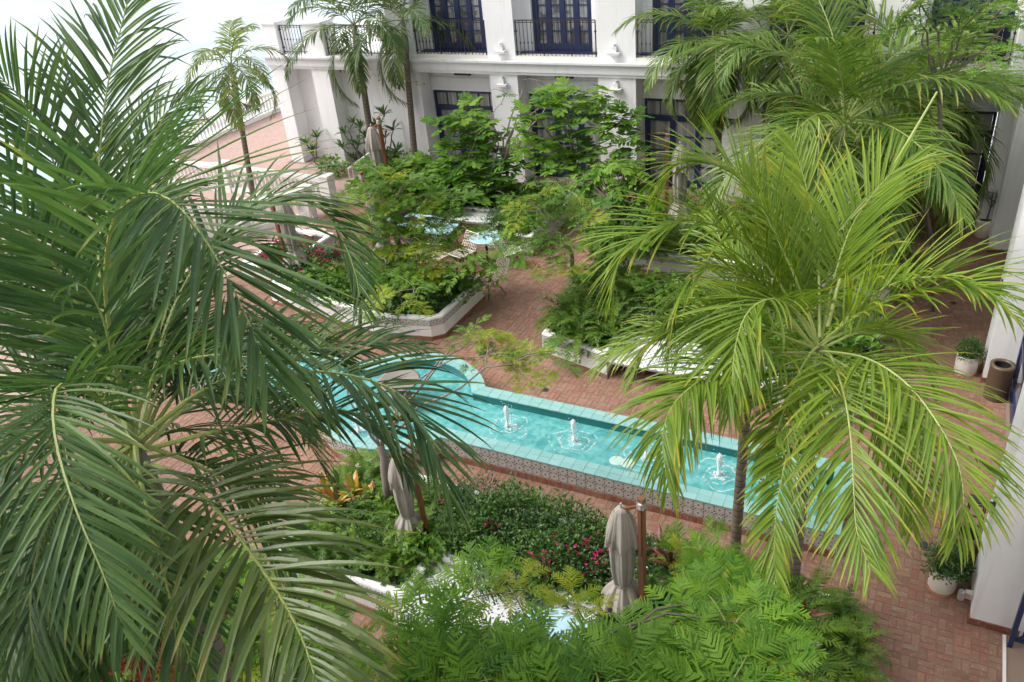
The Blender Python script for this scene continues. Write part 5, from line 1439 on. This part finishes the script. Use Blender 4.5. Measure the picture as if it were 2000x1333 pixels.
# ------------------------------------------------------------------ feathery trees
feather_tree('feathery bright green tree across the bottom of the view, nearest the camera', (-2.9, 5.0, 0), (-2.218,4.328,3.022),
    [(-1.803,3.649,3.578),(-0.746,4.852,3.477),(-1.093,4.65,3.414),(-3.287,3.199,3.607),(-2.405,3.589,3.538),(-2.612,3.525,3.559),(-0.614,4.44,3.499),(-0.626,4.586,3.585),(-1.587,4.041,3.416),(-3.308,3.403,3.49),(-1.888,3.843,3.539),(-1.048,4.393,3.383),(-2.768,3.358,3.62),(-3.125,3.239,3.506),(-0.916,4.577,3.506),(-1.266,4.033,3.524),(-2.869,3.642,3.424),(-0.742,5.058,3.459),(-1.404,3.993,3.387),(-0.839,4.379,3.541),(-2.767,3.816,3.563),(-1.318,4.254,3.454),(-2.49,4.083,3.382),(-2.186,4.057,3.337),(-2.635,3.881,3.336),(-1.147,4.226,3.397),(-1.616,3.88,3.42),(-3.182,3.636,3.454),(-2.99,3.319,3.642),(-2.74,4.054,3.328),(-2.709,3.286,3.498),(-2.4,3.788,3.486),(-1.885,3.988,3.546),(-0.582,4.246,3.469),(-0.839,5.101,3.538),(-1.53,4.143,3.545),(-2.95,3.809,3.489),(-0.924,4.703,3.559),(-0.725,4.434,3.583),(-3.189,3.878,3.481),(-2.167,3.589,3.457),(-2.786,3.087,3.729),(-2.739,3.792,3.394),(-0.993,4.112,3.455),(-2.302,3.559,3.422),(-2.518,3.48,3.403),(-2.196,3.789,3.502),(-2.344,4.117,3.341),(-3.242,3.596,3.626),(-0.699,4.201,3.591)] + [(-3.491,4.697,3.199),(-3.088,4.968,3.196),(-2.502,5.124,3.062),(-0.911,5.496,3.347),(-1.191,5.513,3.141),(-3.741,4.098,3.194)],
    101, .055, 4, 1.75, LEAF_NEAR, LEAF_NEAR_Y, .16, mains=9, updir=.15, limb=.32)
feather_tree('feathery green bush around the base of the big left palm', (-5.6, 4.3, 0), (-5.51,3.433,2.428),
    [(-4.92,3.857,2.63),(-6.075,2.976,3.042),(-6.069,4.058,3.1),(-5.488,4.26,2.928),(-4.628,3.764,2.658),(-5.486,2.671,2.974),(-5.41,3.334,2.885),(-5.286,3.263,2.783),(-5.099,3.907,2.751),(-5.898,3.79,3.225),(-5.362,4.021,3.037),(-5.283,3.074,2.885),(-4.814,3.227,2.573),(-5.269,2.833,2.962),(-5.133,3.436,2.886),(-6.136,3.343,3.18),(-6.137,3.707,3.266),(-5.679,3.027,2.875),(-5.81,2.891,3.112),(-5.21,3.71,2.675),(-4.518,3.808,2.481),(-4.441,3.342,2.568),(-5.109,4.063,2.913),(-5.915,3.108,3.111),(-5.478,3.927,2.851),(-4.494,3.908,2.585),(-4.724,3.325,2.635),(-5.883,2.664,3.113),(-4.854,3.408,2.784),(-5.084,2.94,2.878),(-5.672,4.185,2.911),(-6.206,3.854,3.359),(-4.944,4.268,2.622),(-5.43,3.494,2.918),(-4.975,4.1,2.847),(-5.811,3.627,3.002),(-4.999,3.346,2.647),(-6.066,3.407,3.051),(-5.916,3.317,2.956),(-5.759,3.945,2.965),(-5.726,3.363,3.066),(-5.741,2.793,2.946),(-6.096,3.958,3.372),(-5.864,2.768,3.179),(-4.356,3.554,2.49),(-5.634,3.459,2.959),(-5.101,3.281,2.721),(-5.529,3.087,3.05),(-4.784,4.057,2.669),(-5.68,2.545,3.066),(-6.051,3.563,3.121),(-5.443,3.025,2.959)], 120, .04, 3, 1.35, LEAF_NEAR, LEAF_NEAR_Y, .2, mains=8)
feather_tree('dark feathery bush in the bottom left corner behind the palm fronds', (-8.4, 4.6, 0), (-7.612,2.834,2.082),
    [(-8.066,3.461,3.229),(-7.621,3.441,2.547),(-6.703,2.958,2.219),(-7.327,3.021,2.629),(-7.814,3.388,2.966),(-7.33,3.57,2.669),(-7.163,2.416,2.392),(-8.504,3.512,3.458),(-7.276,3.523,2.381),(-8.275,3.714,3.215),(-6.919,3.173,2.24),(-8.45,3.224,3.354),(-6.749,2.652,2.053),(-8.04,3.617,3.008),(-7.232,3.675,2.353),(-7.253,3.801,2.474),(-8.206,3.149,3.119),(-6.981,2.82,2.307),(-7.6,3.23,2.801),(-7.22,3.089,2.31),(-6.627,2.795,2.08),(-7.649,3.621,2.842),(-7.975,4.085,2.941),(-8.256,3.501,3.307),(-7.18,3.269,2.449),(-7.854,2.901,2.885),(-7.067,2.324,2.281),(-7.915,3.261,2.9),(-7.696,2.309,2.646),(-7.687,2.444,2.773),(-7.358,2.851,2.6),(-7.485,2.362,2.719),(-7.475,3.785,2.717),(-7.513,2.41,2.42),(-7.652,2.631,2.851),(-7.904,3.8,2.957),(-6.887,2.445,2.296),(-8.325,3.725,3.435),(-8.551,3.33,3.461),(-7.552,2.708,2.503),(-7.646,2.83,2.676),(-7.687,2.57,2.584),(-7.34,2.044,2.647),(-8.17,3.942,3.196),(-7.918,2.605,2.988),(-8.028,2.72,3.05)], 121, .05, 4, 1.6, LEAF_MID, LEAF_MID_Y, .1, mains=8)
feather_tree('feathery young tree in the right part of the foreground planter, beside the lime palm trunk', (-2.0, 7.7, .5), (-1.901,7.157,1.366),
    [(-1.825,7.499,1.576),(-1.845,7.162,1.563),(-1.912,7.619,1.7),(-1.489,7.203,1.707),(-1.608,7.11,1.636),(-1.516,7.376,1.711),(-1.72,7.327,1.548),(-1.369,7.437,1.621),(-1.701,6.909,1.568),(-1.364,7.207,1.664)], 102, .03, 4, 1.3, LEAF_NEAR, LEAF_NEAR_Y, .2, mains=5)
feather_tree('pale forked trunk in the foreground planter with long thin twigs and few yellow green leaves', (-7.03, 7.96, .45), (-7.035,7.973,1.679),
    [(-5.898,9.232,3.276),(-5.564,9.248,3.194),(-4.816,9.295,3.042),(-4.552,9.321,3.078),(-5.025,8.978,2.76),(-4.766,8.955,2.723),(-5.702,9.317,3.219),(-5.313,9.148,3.031),(-7.497,9.125,3.604),(-7.731,8.176,2.991),(-8.184,8.171,3.136),(-8.339,7.972,3.084),(-6.978,9.66,3.595),(-7.056,9.353,3.42),(-7.719,8.717,3.281),(-5.513,9.095,2.932)],
    103, .085, 4, 1.0, LEAF_MID, LEAF_MID_Y, .65, mains=6, bark=M['twig'], twigr=.007, limb=.27)
feather_tree('leafy tree with a dark leaning trunk in front of the blue tables', (-11.6, 15.3, .4), (-11.06,14.458,2.234),
    [(-11.715,14.504,2.851),(-10.628,15.371,3.032),(-10.895,15.22,2.876),(-11.422,14.135,2.581),(-10.618,14.307,2.031),(-9.902,14.214,1.84),(-11.21,14.715,2.594),(-10.389,14.776,2.196),(-11.168,15.167,3.071),(-10.432,15.171,2.537),(-10.313,15.495,2.654),(-9.883,15.184,2.207),(-9.842,15.476,2.541),(-11.509,14.762,2.934),(-9.962,14.877,1.92),(-10.67,13.226,1.746),(-10.293,13.951,1.459),(-10.053,13.954,1.91),(-10.09,14.7,2.11),(-11.022,13.906,2.421),(-10.849,13.53,1.898),(-10.31,13.444,1.523),(-9.987,13.719,1.401),(-10.399,13.749,1.956),(-11.251,15.011,2.815),(-10.113,14.816,2.4),(-9.715,14.508,1.761),(-9.806,14.021,1.413),(-10.36,14.495,2.051),(-9.945,14.06,1.643),(-11.574,13.85,2.262),(-10.914,14.7,2.506),(-11.211,13.924,2.041),(-11.025,14.547,2.329),(-9.57,15.101,2.07),(-10.539,14.75,2.446),(-10.524,14.955,2.81),(-11.44,14.925,3.257)], 104, .085, 4, 1.6, LEAF_MID, LEAF_MID_Y, .12, mains=7)
feather_tree('small open tree with several thin trunks beside the brick path, above the fern planter', (-7.3, 16.2, .4), (-6.864,14.704,2.184),
    [(-6.484,15.105,2.442),(-7.594,14.174,2.487),(-6.879,15.525,3.021),(-6.75,14.031,1.969),(-7.074,14.32,2.06),(-7.034,13.958,1.807),(-6.521,14.129,1.859),(-7.61,14.429,2.632),(-7.468,15.027,3.042),(-7.165,15.256,2.88),(-6.972,14.375,2.315),(-7.412,14.263,2.271),(-6.613,15.196,2.693),(-7.453,14.673,2.831),(-7.785,14.712,2.744),(-7.357,15.434,3.251),(-7.236,14.535,2.626),(-6.853,14.693,2.442),(-7.806,14.668,3.145),(-7.173,14.962,2.735)] + [(-8.335,13.582,2.029),(-7.877,14.003,2.074),(-7.264,14.242,2.14)], 105, .055, 3, 1.5, LEAF_MID, LEAF_MID_Y, .25, mains=7, bark=M['twig'])
feather_tree('dense round crowned tree in front of the second pier of the facade', (-8.6, 20.9, .4), (-8.867,20.064,1.645),
    [(-7.619,20.214,2.055),(-9.101,20.225,2.995),(-8.46,21.08,3.223),(-7.765,21.04,2.861),(-8.518,21.487,3.557),(-9.114,19.194,2.109),(-7.911,19.805,2.012),(-9.135,20.811,3.351),(-7.867,20.962,3.073),(-8.249,20.923,2.725),(-9.795,20.563,3.091),(-8.694,20.297,2.742),(-8.793,19.493,1.88),(-9.452,19.715,2.269),(-9.447,19.604,2.568),(-8.06,20.348,2.43),(-8.015,21.303,3.284),(-7.801,19.938,2.134),(-9.044,20.194,2.633),(-7.434,21.257,3.006),(-8.154,19.968,1.766),(-9.43,19.234,2.219),(-9.438,21.273,3.549),(-8.852,20.911,3.194),(-8.947,21.41,3.445),(-9.399,20.019,2.941),(-7.557,20.905,2.685),(-9.053,19.611,2.194),(-8.321,20.097,2.229),(-9.992,20.338,3.421),(-8.974,20.124,2.326),(-8.298,21.146,2.935),(-8.613,20.027,2.264),(-8.67,20.078,2.531),(-8.148,21.022,3.211),(-9.701,21.167,3.518),(-9.303,20.603,3.472),(-8.298,20.375,2.739),(-9.003,20.844,2.868),(-9.553,20.419,3.376),(-10.112,20.222,2.94),(-7.265,20.46,2.318),(-10.008,19.647,2.823),(-8.379,19.37,1.895),(-7.902,20.81,2.715),(-7.128,20.08,2.112),(-7.699,20.478,2.329),(-7.417,20.604,2.51),(-9.259,20.098,2.572),(-9.915,19.519,2.431),(-9.785,20.797,3.668),(-7.742,19.947,1.906),(-9.724,19.757,2.328),(-10.178,20.225,3.206),(-9.858,20.695,3.454),(-8.828,19.718,2.192)], 106, .07, 4, 1.35, separate=False, ymix=.15, mains=8)
feather_tree('nearly leafless twiggy tree in front of the first navy door', (-11.4, 21.6, 0), (-11.377,20.787,1.533),
    [(-11.057,21.697,3.192),(-10.651,21.292,2.588),(-10.791,22.044,3.595),(-11.52,20.592,2.361),(-11.843,21.221,2.949),(-11.279,22.235,3.569),(-11.035,20.782,2.246),(-11.577,21.743,3.23),(-10.398,21.669,3.018),(-10.567,21.413,2.273),(-12.078,21.569,3.393),(-11.246,21.559,3.056),(-11.238,21.206,2.915),(-12.003,20.749,2.568),(-10.234,21.872,2.847),(-11.286,20.407,2.192),(-10.608,22.433,3.331),(-11.442,21.745,3.514),(-11.446,20.93,2.613),(-11.972,21.093,2.777),(-10.798,21.047,2.211),(-10.163,22.056,3.218),(-10.69,21.786,2.748),(-10.275,21.551,2.686),(-11.042,21.472,2.636),(-11.039,20.914,2.504),(-11.685,21.441,3.454),(-10.819,21.411,2.925),(-11.614,21.48,3.034),(-11.068,21.739,3.417)], 107, .06, 3, .9, separate=False, ymix=.4, bare=.82, mains=10, bark=M['twig'], twigr=.009)
feather_tree('yellow green bushy tree in front of the first navy door', (-12.9, 20.6, .4), (-12.27,20.135,1.192),
    [(-11.416,20.099,0.83),(-12.766,20.799,2.445),(-11.238,20.947,1.949),(-12.059,20.564,1.902),(-12.818,20.938,2.85),(-10.897,20.858,1.48),(-11.996,20.888,2.628),(-12.394,19.757,1.546),(-12.159,19.6,1.008),(-12.219,20.673,2.441),(-11.633,20.548,1.503),(-12.677,20.197,2.189),(-12.527,21.427,2.925),(-12.204,20.532,2.205),(-12.649,19.303,1.089),(-12.001,21.108,2.322),(-10.956,19.991,0.874),(-11.055,20.168,1.122),(-11.763,19.722,1.21),(-11.429,20.208,1.133),(-11.642,19.965,0.863),(-11.884,21.003,2.024),(-11.708,19.521,0.939),(-11.16,20.722,1.353),(-12.0,19.469,0.805),(-13.092,20.378,2.707),(-12.458,19.927,1.886),(-10.54,20.277,0.984),(-12.761,20.011,1.642),(-12.544,20.458,2.061),(-12.68,19.644,1.366),(-12.721,21.251,3.028),(-11.956,19.905,1.467),(-11.628,20.023,1.3),(-13.014,20.767,2.837),(-12.263,20.846,2.691),(-11.591,20.66,1.8),(-12.163,20.034,1.765)], 108, .06, 4, 1.5, separate=False, ymix=.5, mains=8)
feather_tree('low spreading green tree behind the closed umbrellas', (-14.6, 20.3, .4), (-13.919,19.687,0.895),
    [(-14.181,18.784,0.911),(-14.096,19.228,1.309),(-14.82,18.576,1.422),(-14.605,19.253,1.659),(-12.845,19.976,1.165),(-13.475,19.469,1.009),(-14.164,19.271,1.53),(-14.72,18.892,1.448),(-13.495,19.714,1.159),(-14.511,19.576,1.694),(-13.829,19.147,0.915),(-14.287,19.024,1.349),(-13.93,19.308,1.18),(-13.386,20.177,1.338),(-14.083,19.731,1.611),(-15.06,18.696,1.526),(-14.134,18.475,0.872),(-13.218,19.533,1.124),(-14.943,19.099,1.688),(-12.188,19.812,0.781),(-14.407,18.877,1.393),(-13.603,18.618,0.869),(-12.35,19.987,0.875),(-13.367,19.81,1.386),(-13.666,20.236,1.535),(-12.767,19.783,0.779),(-13.304,18.933,0.803),(-12.88,19.277,0.61),(-14.356,18.842,1.098),(-14.449,19.263,1.435),(-12.739,20.14,0.909),(-12.381,19.604,0.858),(-13.8,19.646,1.472),(-13.502,18.907,0.784),(-14.531,18.441,1.162),(-13.083,19.919,1.143),(-12.947,19.599,0.798),(-12.366,19.587,0.679),(-12.742,19.66,1.029),(-12.999,18.993,0.713),(-12.665,19.43,0.721),(-14.097,18.923,1.269),(-12.946,19.189,0.795),(-12.953,20.231,1.298),(-13.719,19.448,0.981),(-13.096,19.562,0.987),(-14.478,18.625,1.019),(-13.588,19.673,1.311),(-14.425,19.868,1.552),(-13.237,19.871,1.186),(-14.05,18.911,1.117),(-13.304,19.166,0.847),(-12.158,19.866,0.529),(-13.429,19.059,0.91),(-14.75,18.75,1.204),(-13.975,18.57,0.836),(-14.028,20.106,1.458),(-13.17,19.314,0.895),(-13.975,19.662,1.205),(-13.529,19.446,1.187)], 109, .06, 4, 1.6, separate=False, ymix=.25, mains=8)
feather_tree('drooping dark lime tree left of the lime palm', (-6.4, 18.8, .4), (-6.637,17.132,2.12),
    [(-5.899,17.64,2.459),(-5.847,16.894,1.568),(-6.672,17.542,3.036),(-6.059,17.577,2.389),(-6.622,16.265,1.679),(-7.32,16.951,2.361),(-6.245,16.252,1.585),(-7.063,17.047,2.328),(-7.001,17.452,2.704),(-6.367,17.317,2.591),(-6.091,17.772,2.579),(-6.858,16.204,1.562),(-6.188,16.915,1.868),(-5.844,16.974,1.844),(-6.401,16.885,1.958),(-6.614,16.489,1.788),(-6.204,17.193,2.054),(-5.747,17.026,2.128),(-5.866,16.897,2.12),(-7.218,17.303,2.663),(-6.816,17.051,2.308),(-5.595,17.235,2.054),(-6.208,16.599,1.84),(-6.112,17.615,2.809),(-6.661,16.189,1.514),(-5.702,17.242,2.307),(-6.689,17.174,2.33),(-6.283,17.417,2.167),(-6.421,16.074,1.419),(-7.323,17.265,2.534),(-7.17,17.535,2.859),(-6.569,17.359,2.222),(-6.602,16.89,1.913),(-7.107,16.807,2.024),(-6.422,17.945,2.743),(-6.483,16.797,2.223),(-6.64,17.544,2.682),(-7.209,16.769,2.2),(-6.441,17.643,2.991),(-6.213,16.403,1.291),(-5.968,16.794,1.858),(-6.281,16.502,1.695),(-7.098,17.775,2.91),(-7.475,17.212,2.615),(-6.319,18.094,2.827),(-7.482,17.447,2.69),(-6.744,16.516,2.039),(-5.956,16.72,1.717),(-6.354,16.335,1.371),(-7.414,16.965,2.537),(-6.866,17.74,2.752),(-7.158,16.535,1.918),(-6.204,17.648,2.491),(-6.764,16.362,1.76),(-5.837,16.365,1.617),(-6.055,17.283,2.351),(-6.624,17.264,2.588),(-6.521,16.483,1.652),(-6.29,16.192,1.221),(-6.375,15.987,1.2)], 110, .06, 5, 1.0, separate=False, ymix=.1, mains=8, updir=-.5)
feather_tree('feathery branches hanging in front of the upper right balcony', (0.4, 18.0, 0), (-0.189,16.815,5.031),
    [(0.886,17.052,6.571),(-0.785,16.402,6.276),(0.46,16.126,5.881),(1.001,16.089,5.919),(0.757,15.887,5.814),(0.429,17.184,6.649),(-0.022,16.712,6.482),(-0.887,16.9,6.72),(-0.24,16.539,6.056),(0.529,16.628,6.47),(0.178,16.939,6.727),(0.506,16.462,6.174),(0.778,16.799,6.322),(-0.44,16.834,6.527),(-0.799,16.874,6.492),(-0.229,17.144,6.659),(-0.505,16.679,6.303),(-1.187,17.028,6.764)], 111, .05, 4, 1.15, LEAF_MID, LEAF_MID_Y, .05, mains=8)

# ------------------------------------------------------------------ planting
def fill(key, spec, spacing, z, seed, label, group, margin=.22, sc=1.0):
    """spec: list of (kind, variants, weight, part name)"""
    r = np.random.default_rng(seed); P = PLANTERS[key]; xs = [p[0] for p in P]; ys = [p[1] for p in P]
    w = np.array([s[2] for s in spec], float); w /= w.sum()
    y = min(ys) + margin; row = 0
    while y < max(ys) - margin * .5:
        x = min(xs) + margin + (spacing / 2 if row % 2 else 0)
        while x < max(xs) - margin * .5:
            px, py = x + r.normal(0, spacing * .16), y + r.normal(0, spacing * .16)
            if in_poly(px, py, P) and all(in_poly(px + a, py + b, P) for a, b in ((.15, 0), (-.15, 0), (0, .15), (0, -.15))):
                k = r.choice(len(spec), p=w); s = spec[k]
                plant(s[0], s[1], (px, py, z), sc * r.uniform(.8, 1.25), s[4] + ', ' + ('front ' if py < (min(ys) + max(ys)) / 2 else 'back ') + ('left' if px < min(xs) * .667 + max(xs) * .333 else 'right' if px > min(xs) * .333 + max(xs) * .667 else 'middle'), s[5], s[3], seed=seed)
            x += spacing
        y += spacing * .87; row += 1
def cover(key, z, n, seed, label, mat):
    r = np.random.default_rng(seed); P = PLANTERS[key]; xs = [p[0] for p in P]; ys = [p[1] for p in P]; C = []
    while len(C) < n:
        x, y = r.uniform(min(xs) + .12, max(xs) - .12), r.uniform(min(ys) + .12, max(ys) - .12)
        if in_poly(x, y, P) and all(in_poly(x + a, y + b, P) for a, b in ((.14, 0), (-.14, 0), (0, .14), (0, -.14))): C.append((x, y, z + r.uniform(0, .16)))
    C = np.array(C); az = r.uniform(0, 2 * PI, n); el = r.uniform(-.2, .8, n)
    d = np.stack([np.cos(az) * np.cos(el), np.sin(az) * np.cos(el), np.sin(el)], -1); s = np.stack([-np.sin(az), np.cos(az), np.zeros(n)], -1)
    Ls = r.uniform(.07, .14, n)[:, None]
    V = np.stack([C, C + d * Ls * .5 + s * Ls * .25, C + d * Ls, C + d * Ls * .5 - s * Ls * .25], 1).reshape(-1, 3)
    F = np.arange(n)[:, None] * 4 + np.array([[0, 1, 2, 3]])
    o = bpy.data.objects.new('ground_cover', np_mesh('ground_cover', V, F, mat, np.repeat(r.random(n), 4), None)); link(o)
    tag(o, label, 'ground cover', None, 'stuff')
def GL(lbl, grp): return (lbl, grp)
fs = ('fern', FERN, 3, 'fronds'); 
def spec(where):
    return dict(
      shrub=('leafy_shrub', SHRUB, 3, 'foliage', 'small leaved green shrub ' + where, 'green shrubs ' + where),
      dark=('dark_shrub', SHRUB_DARK, 3, 'foliage', 'fine leaved dark green shrub ' + where, 'dark shrubs ' + where),
      broad=('broadleaf_shrub', SHRUB_BROAD, 2, 'foliage', 'broad leaved green shrub ' + where, 'broad leaved shrubs ' + where),
      fern=('fern', FERN, 3, 'fronds', 'arching green fern ' + where, 'ferns ' + where),
      fernb=('large_fern', FERN_BIG, 3, 'fronds', 'large fern spilling over the wall ' + where, 'large ferns ' + where),
      ros=('rosette_plant', ROSETTE, 1, 'leaves', 'strap leaved rosette plant ' + where, 'rosette plants ' + where),
      grass=('grassy_plant', GRASSY, 1, 'leaves', 'thin leaved grassy plant ' + where, 'grassy plants ' + where),
      palmlet=('young_palm', PALMLET, 1, 'fronds', 'young low palm ' + where, 'young palms ' + where))
s = spec('in the planter beside the lone wire chair'); fill('A', [s['shrub'], s['dark'], s['broad'], s['ros']], .46, .45, 41, '', '', sc=1.0)
cover('A', .46, 2200, 1, 'dark leafy ground cover in the planter beside the lone wire chair', M['leaf_dark'])
PLANTERS['BL'] = [(-6.95, 13.62), (-5.33, 13.22), (-5.33, 14.6), (-5.6, 16.4), (-6.95, 16.6)]
PLANTERS['BR'] = [(-5.3, 14.1), (-2.05, 14.1), (-2.05, 13.22), (-0.75, 13.22), (-0.45, 13.6), (-0.45, 16.4), (-5.5, 16.5)]
s = spec('left of the bench beyond the fountain'); fill('BL', [s['fernb'], s['fern']], .40, .46, 42, '', '', .06, 1.2)
s = spec('behind the long tiled bench'); fill('BR', [s['shrub'], s['dark'], s['fern'], s['broad']], .50, .45, 43, '', '', sc=1.05)
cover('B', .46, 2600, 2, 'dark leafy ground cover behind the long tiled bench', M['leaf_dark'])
s = spec('in the planter behind the blue tables'); fill('C', [s['shrub'], s['broad'], s['fern'], s['dark']], .52, .45, 44, '', '', sc=1.05)
cover('C', .46, 1800, 3, 'dark leafy ground cover in the planter behind the blue tables', M['leaf_dark'])
s = spec('in the back planter near the doors'); fill('E', [s['shrub'], s['dark'], s['fern'], s['broad'], s['palmlet']], .58, .45, 45, '', '', sc=1.15)
cover('E', .46, 1500, 4, 'dark leafy ground cover in the back planter', M['leaf_dark'])
PLANTERS['DL'] = [(-8.15, 6.35), (-5.75, 6.3), (-5.72, 7.3), (-6.2, 8.65), (-8.15, 8.75)]
PLANTERS['DM'] = [(-5.9, 7.2), (-3.1, 7.2), (-3.1, 8.65), (-6.1, 8.7)]
PLANTERS['DR'] = [(-3.15, 6.3), (-0.35, 6.3), (-0.35, 8.55), (-3.1, 8.65)]
s = spec('at the left end of the foreground planter'); fill('DL', [s['fern'], s['fernb'], s['ros'], s['grass'], s['broad']], .42, .45, 46, '', '', .15, .95)
s = spec('in the middle of the foreground planter'); fill('DM', [s['dark'], s['shrub']], .40, .45, 47, '', '', .14, 1.0)
s = spec('at the right end of the foreground planter'); fill('DR', [s['fern'], s['fernb'], s['dark']], .44, .45, 48, '', '', .14, .9)
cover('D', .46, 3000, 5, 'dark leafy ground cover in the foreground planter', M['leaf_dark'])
k = 0
for (p, sc_) in (((-7.587,7.783,0.8), 1.0), ((-7.701,7.409,0.75), .9), ((-7.286,7.756,0.7), .85), ((-8.11,7.695,0.6), .8)):
    plant('croton', CROTON, (p[0], p[1], .5), sc_, 'croton with yellow and orange leaves beside the forked grey trunk', 'crotons beside the forked trunk', 'leaves')
for (p, sc_) in (((-2.609,8.246,0.8), .9), ((-0.606,7.824,0.8), .8), ((-2.385,8.003,0.8), .8)):
    plant('cordyline', BRONZE, (p[0], p[1], .5), sc_, 'dark red strap leaved plant among the green of the foreground planter', 'dark red plants in the foreground planter', 'leaves')
for p in [(-4.125,7.575,0.85),(-3.836,8.014,0.85),(-3.688,8.239,0.85),(-3.776,7.502,0.85),(-3.417,7.854,0.85),(-3.391,8.188,0.85)]:
    plant('bougainvillea', SHRUB, (p[0], p[1], .5), .95, 'bougainvillea bush with magenta flowers left of the foreground umbrella', 'bougainvillea left of the foreground umbrella', 'foliage', bloom=BLOOM, nb=5)
for p in [(-5.259,8.163,0.85),(-5.764,8.093,0.85),(-5.12,8.591,0.85),(-6.113,8.215,0.85),(-5.267,7.683,0.85)]:
    plant('flowering_shrub', SHRUB, (p[0], p[1], .5), .95, 'green shrub with a few small flowers at the fountain side of the planter', 'sparsely flowering shrubs by the fountain side', 'foliage', bloom=BLOOM, nb=1)
for p in [(-7.199,7.354,0.8),(-6.706,7.064,0.8),(-2.933,8.312,0.8),(-2.647,7.799,0.8),(-3.231,7.667,0.8)]:
    plant('white_flowered_shrub', SHRUB, (p[0], p[1], .5), .8, 'small shrub dotted with white flowers in the foreground planter', 'white flowered shrubs in the foreground planter', 'foliage', bloom=BLOOM_W, nb=4)
for p in [(-4.813,7.144,0.8),(-4.619,7.326,0.8),(-4.253,7.159,0.8)]:
    plant('violet_flowered_shrub', SHRUB_DARK, (p[0], p[1], .5), .85, 'dark shrub with tiny violet flowers above the tiled bench seat', 'violet flowered shrubs above the bench seat', 'foliage', bloom=BLOOM_V, nb=3)
for p in [(-15.376,15.436,0.75),(-14.368,15.055,0.75),(-13.616,14.951,0.75),(-12.854,14.265,0.75),(-13.496,14.371,0.75),(-14.229,14.462,0.75),(-15.208,14.816,0.75),(-13.541,15.29,0.75)]:
    plant('bougainvillea', SHRUB, (p[0], p[1], .45), 1.15, 'magenta bougainvillea bush left of the blue tables', 'bougainvillea left of the blue tables', 'foliage', bloom=BLOOM, nb=9)
for p in [(-12.1,14.974,0.8),(-12.206,14.353,0.8),(-11.626,13.962,0.8)]:
    plant('fan_plant', ROSETTE, (p[0], p[1], .5), 1.3, 'yellow green fan leaved plant next to the bougainvillea', 'fan leaved plants next to the bougainvillea', 'leaves')
for p in [(-0.406,8.051,0.4),(-0.203,8.405,0.4),(-0.016,7.95,0.4),(-0.316,7.492,0.4),(-0.011,7.459,0.4),(-0.573,7.551,0.4)]:
    plant('fern', FERN_BIG, (p[0], p[1], .25), .8, 'yellow green fern at the right corner of the foreground planter', 'ferns at the right corner of the foreground planter', 'fronds')
# tufted canes by the white wall
def cane_plant(base, tufts, label, seed):
    r = np.random.default_rng(seed); root = thing('cane_palm', tuple(base), label, 'plant'); mb = MB()
    for t_ in tufts:
        t_ = np.array(t_); b = np.array(base) + np.array([*r.normal(0, .18, 2), 0]); mb.tube(branch_path(b, t_, r, .03, 6), np.linspace(.03, .016, 6), 5)
        o = bpy.data.objects.new('leaf_tuft', CANE[int(r.integers(len(CANE)))]); link(o, root); o.location = Vector(t_ - np.array(base)); o.rotation_euler = (r.uniform(-.3, .3), r.uniform(-.3, .3), r.uniform(0, 6)); s_ = r.uniform(.9, 1.25); o.scale = (s_, s_, s_)
    part(mb, 'cane', M['bark'], root)
CANE = [blade_rosette('leaf_tuft', PR, 18, .40, .06, M['leaf_shrub'], 60, 1.1, 4) for _ in range(2)]
cane_plant((-19.028,23.672,0.1), [(-18.486,22.486,1.457),(-18.243,22.792,1.771),(-17.913,22.74,1.626),(-18.592,22.358,0.983),(-18.09,22.645,1.013),(-17.768,22.743,1.31),(-18.336,22.543,0.57)], 'tufted cane plant against the white wall, left of the umbrella by the hotel', 1)
cane_plant((-17.696,23.783,0.1), [(-17.056,23.01,2.03),(-16.735,22.946,1.52),(-17.013,22.793,1.303),(-17.318,22.811,1.636),(-16.669,22.86,0.799),(-17.008,22.703,0.701)], 'tufted cane plant against the white wall, right of the umbrella by the hotel', 2)
cane_plant((-20.699,23.321,0.1), [(-20.345,22.612,0.937),(-19.946,22.764,1.138),(-20.175,22.661,0.667)], 'small tufted cane plant in the left bay of the white wall', 3)
for p in [(-17.227,23.043,0.2),(-16.66,23.166,0.2),(-17.448,22.727,0.2),(-15.629,22.865,0.2),(-19.177,22.348,0.2)]:
    plant('wall_bed_shrub', SHRUB_BROAD, (p[0], p[1], .05), 1.1, 'low leafy shrub at the foot of the hotel wall', 'low shrubs at the foot of the hotel wall')
print('objects', len(bpy.data.objects))
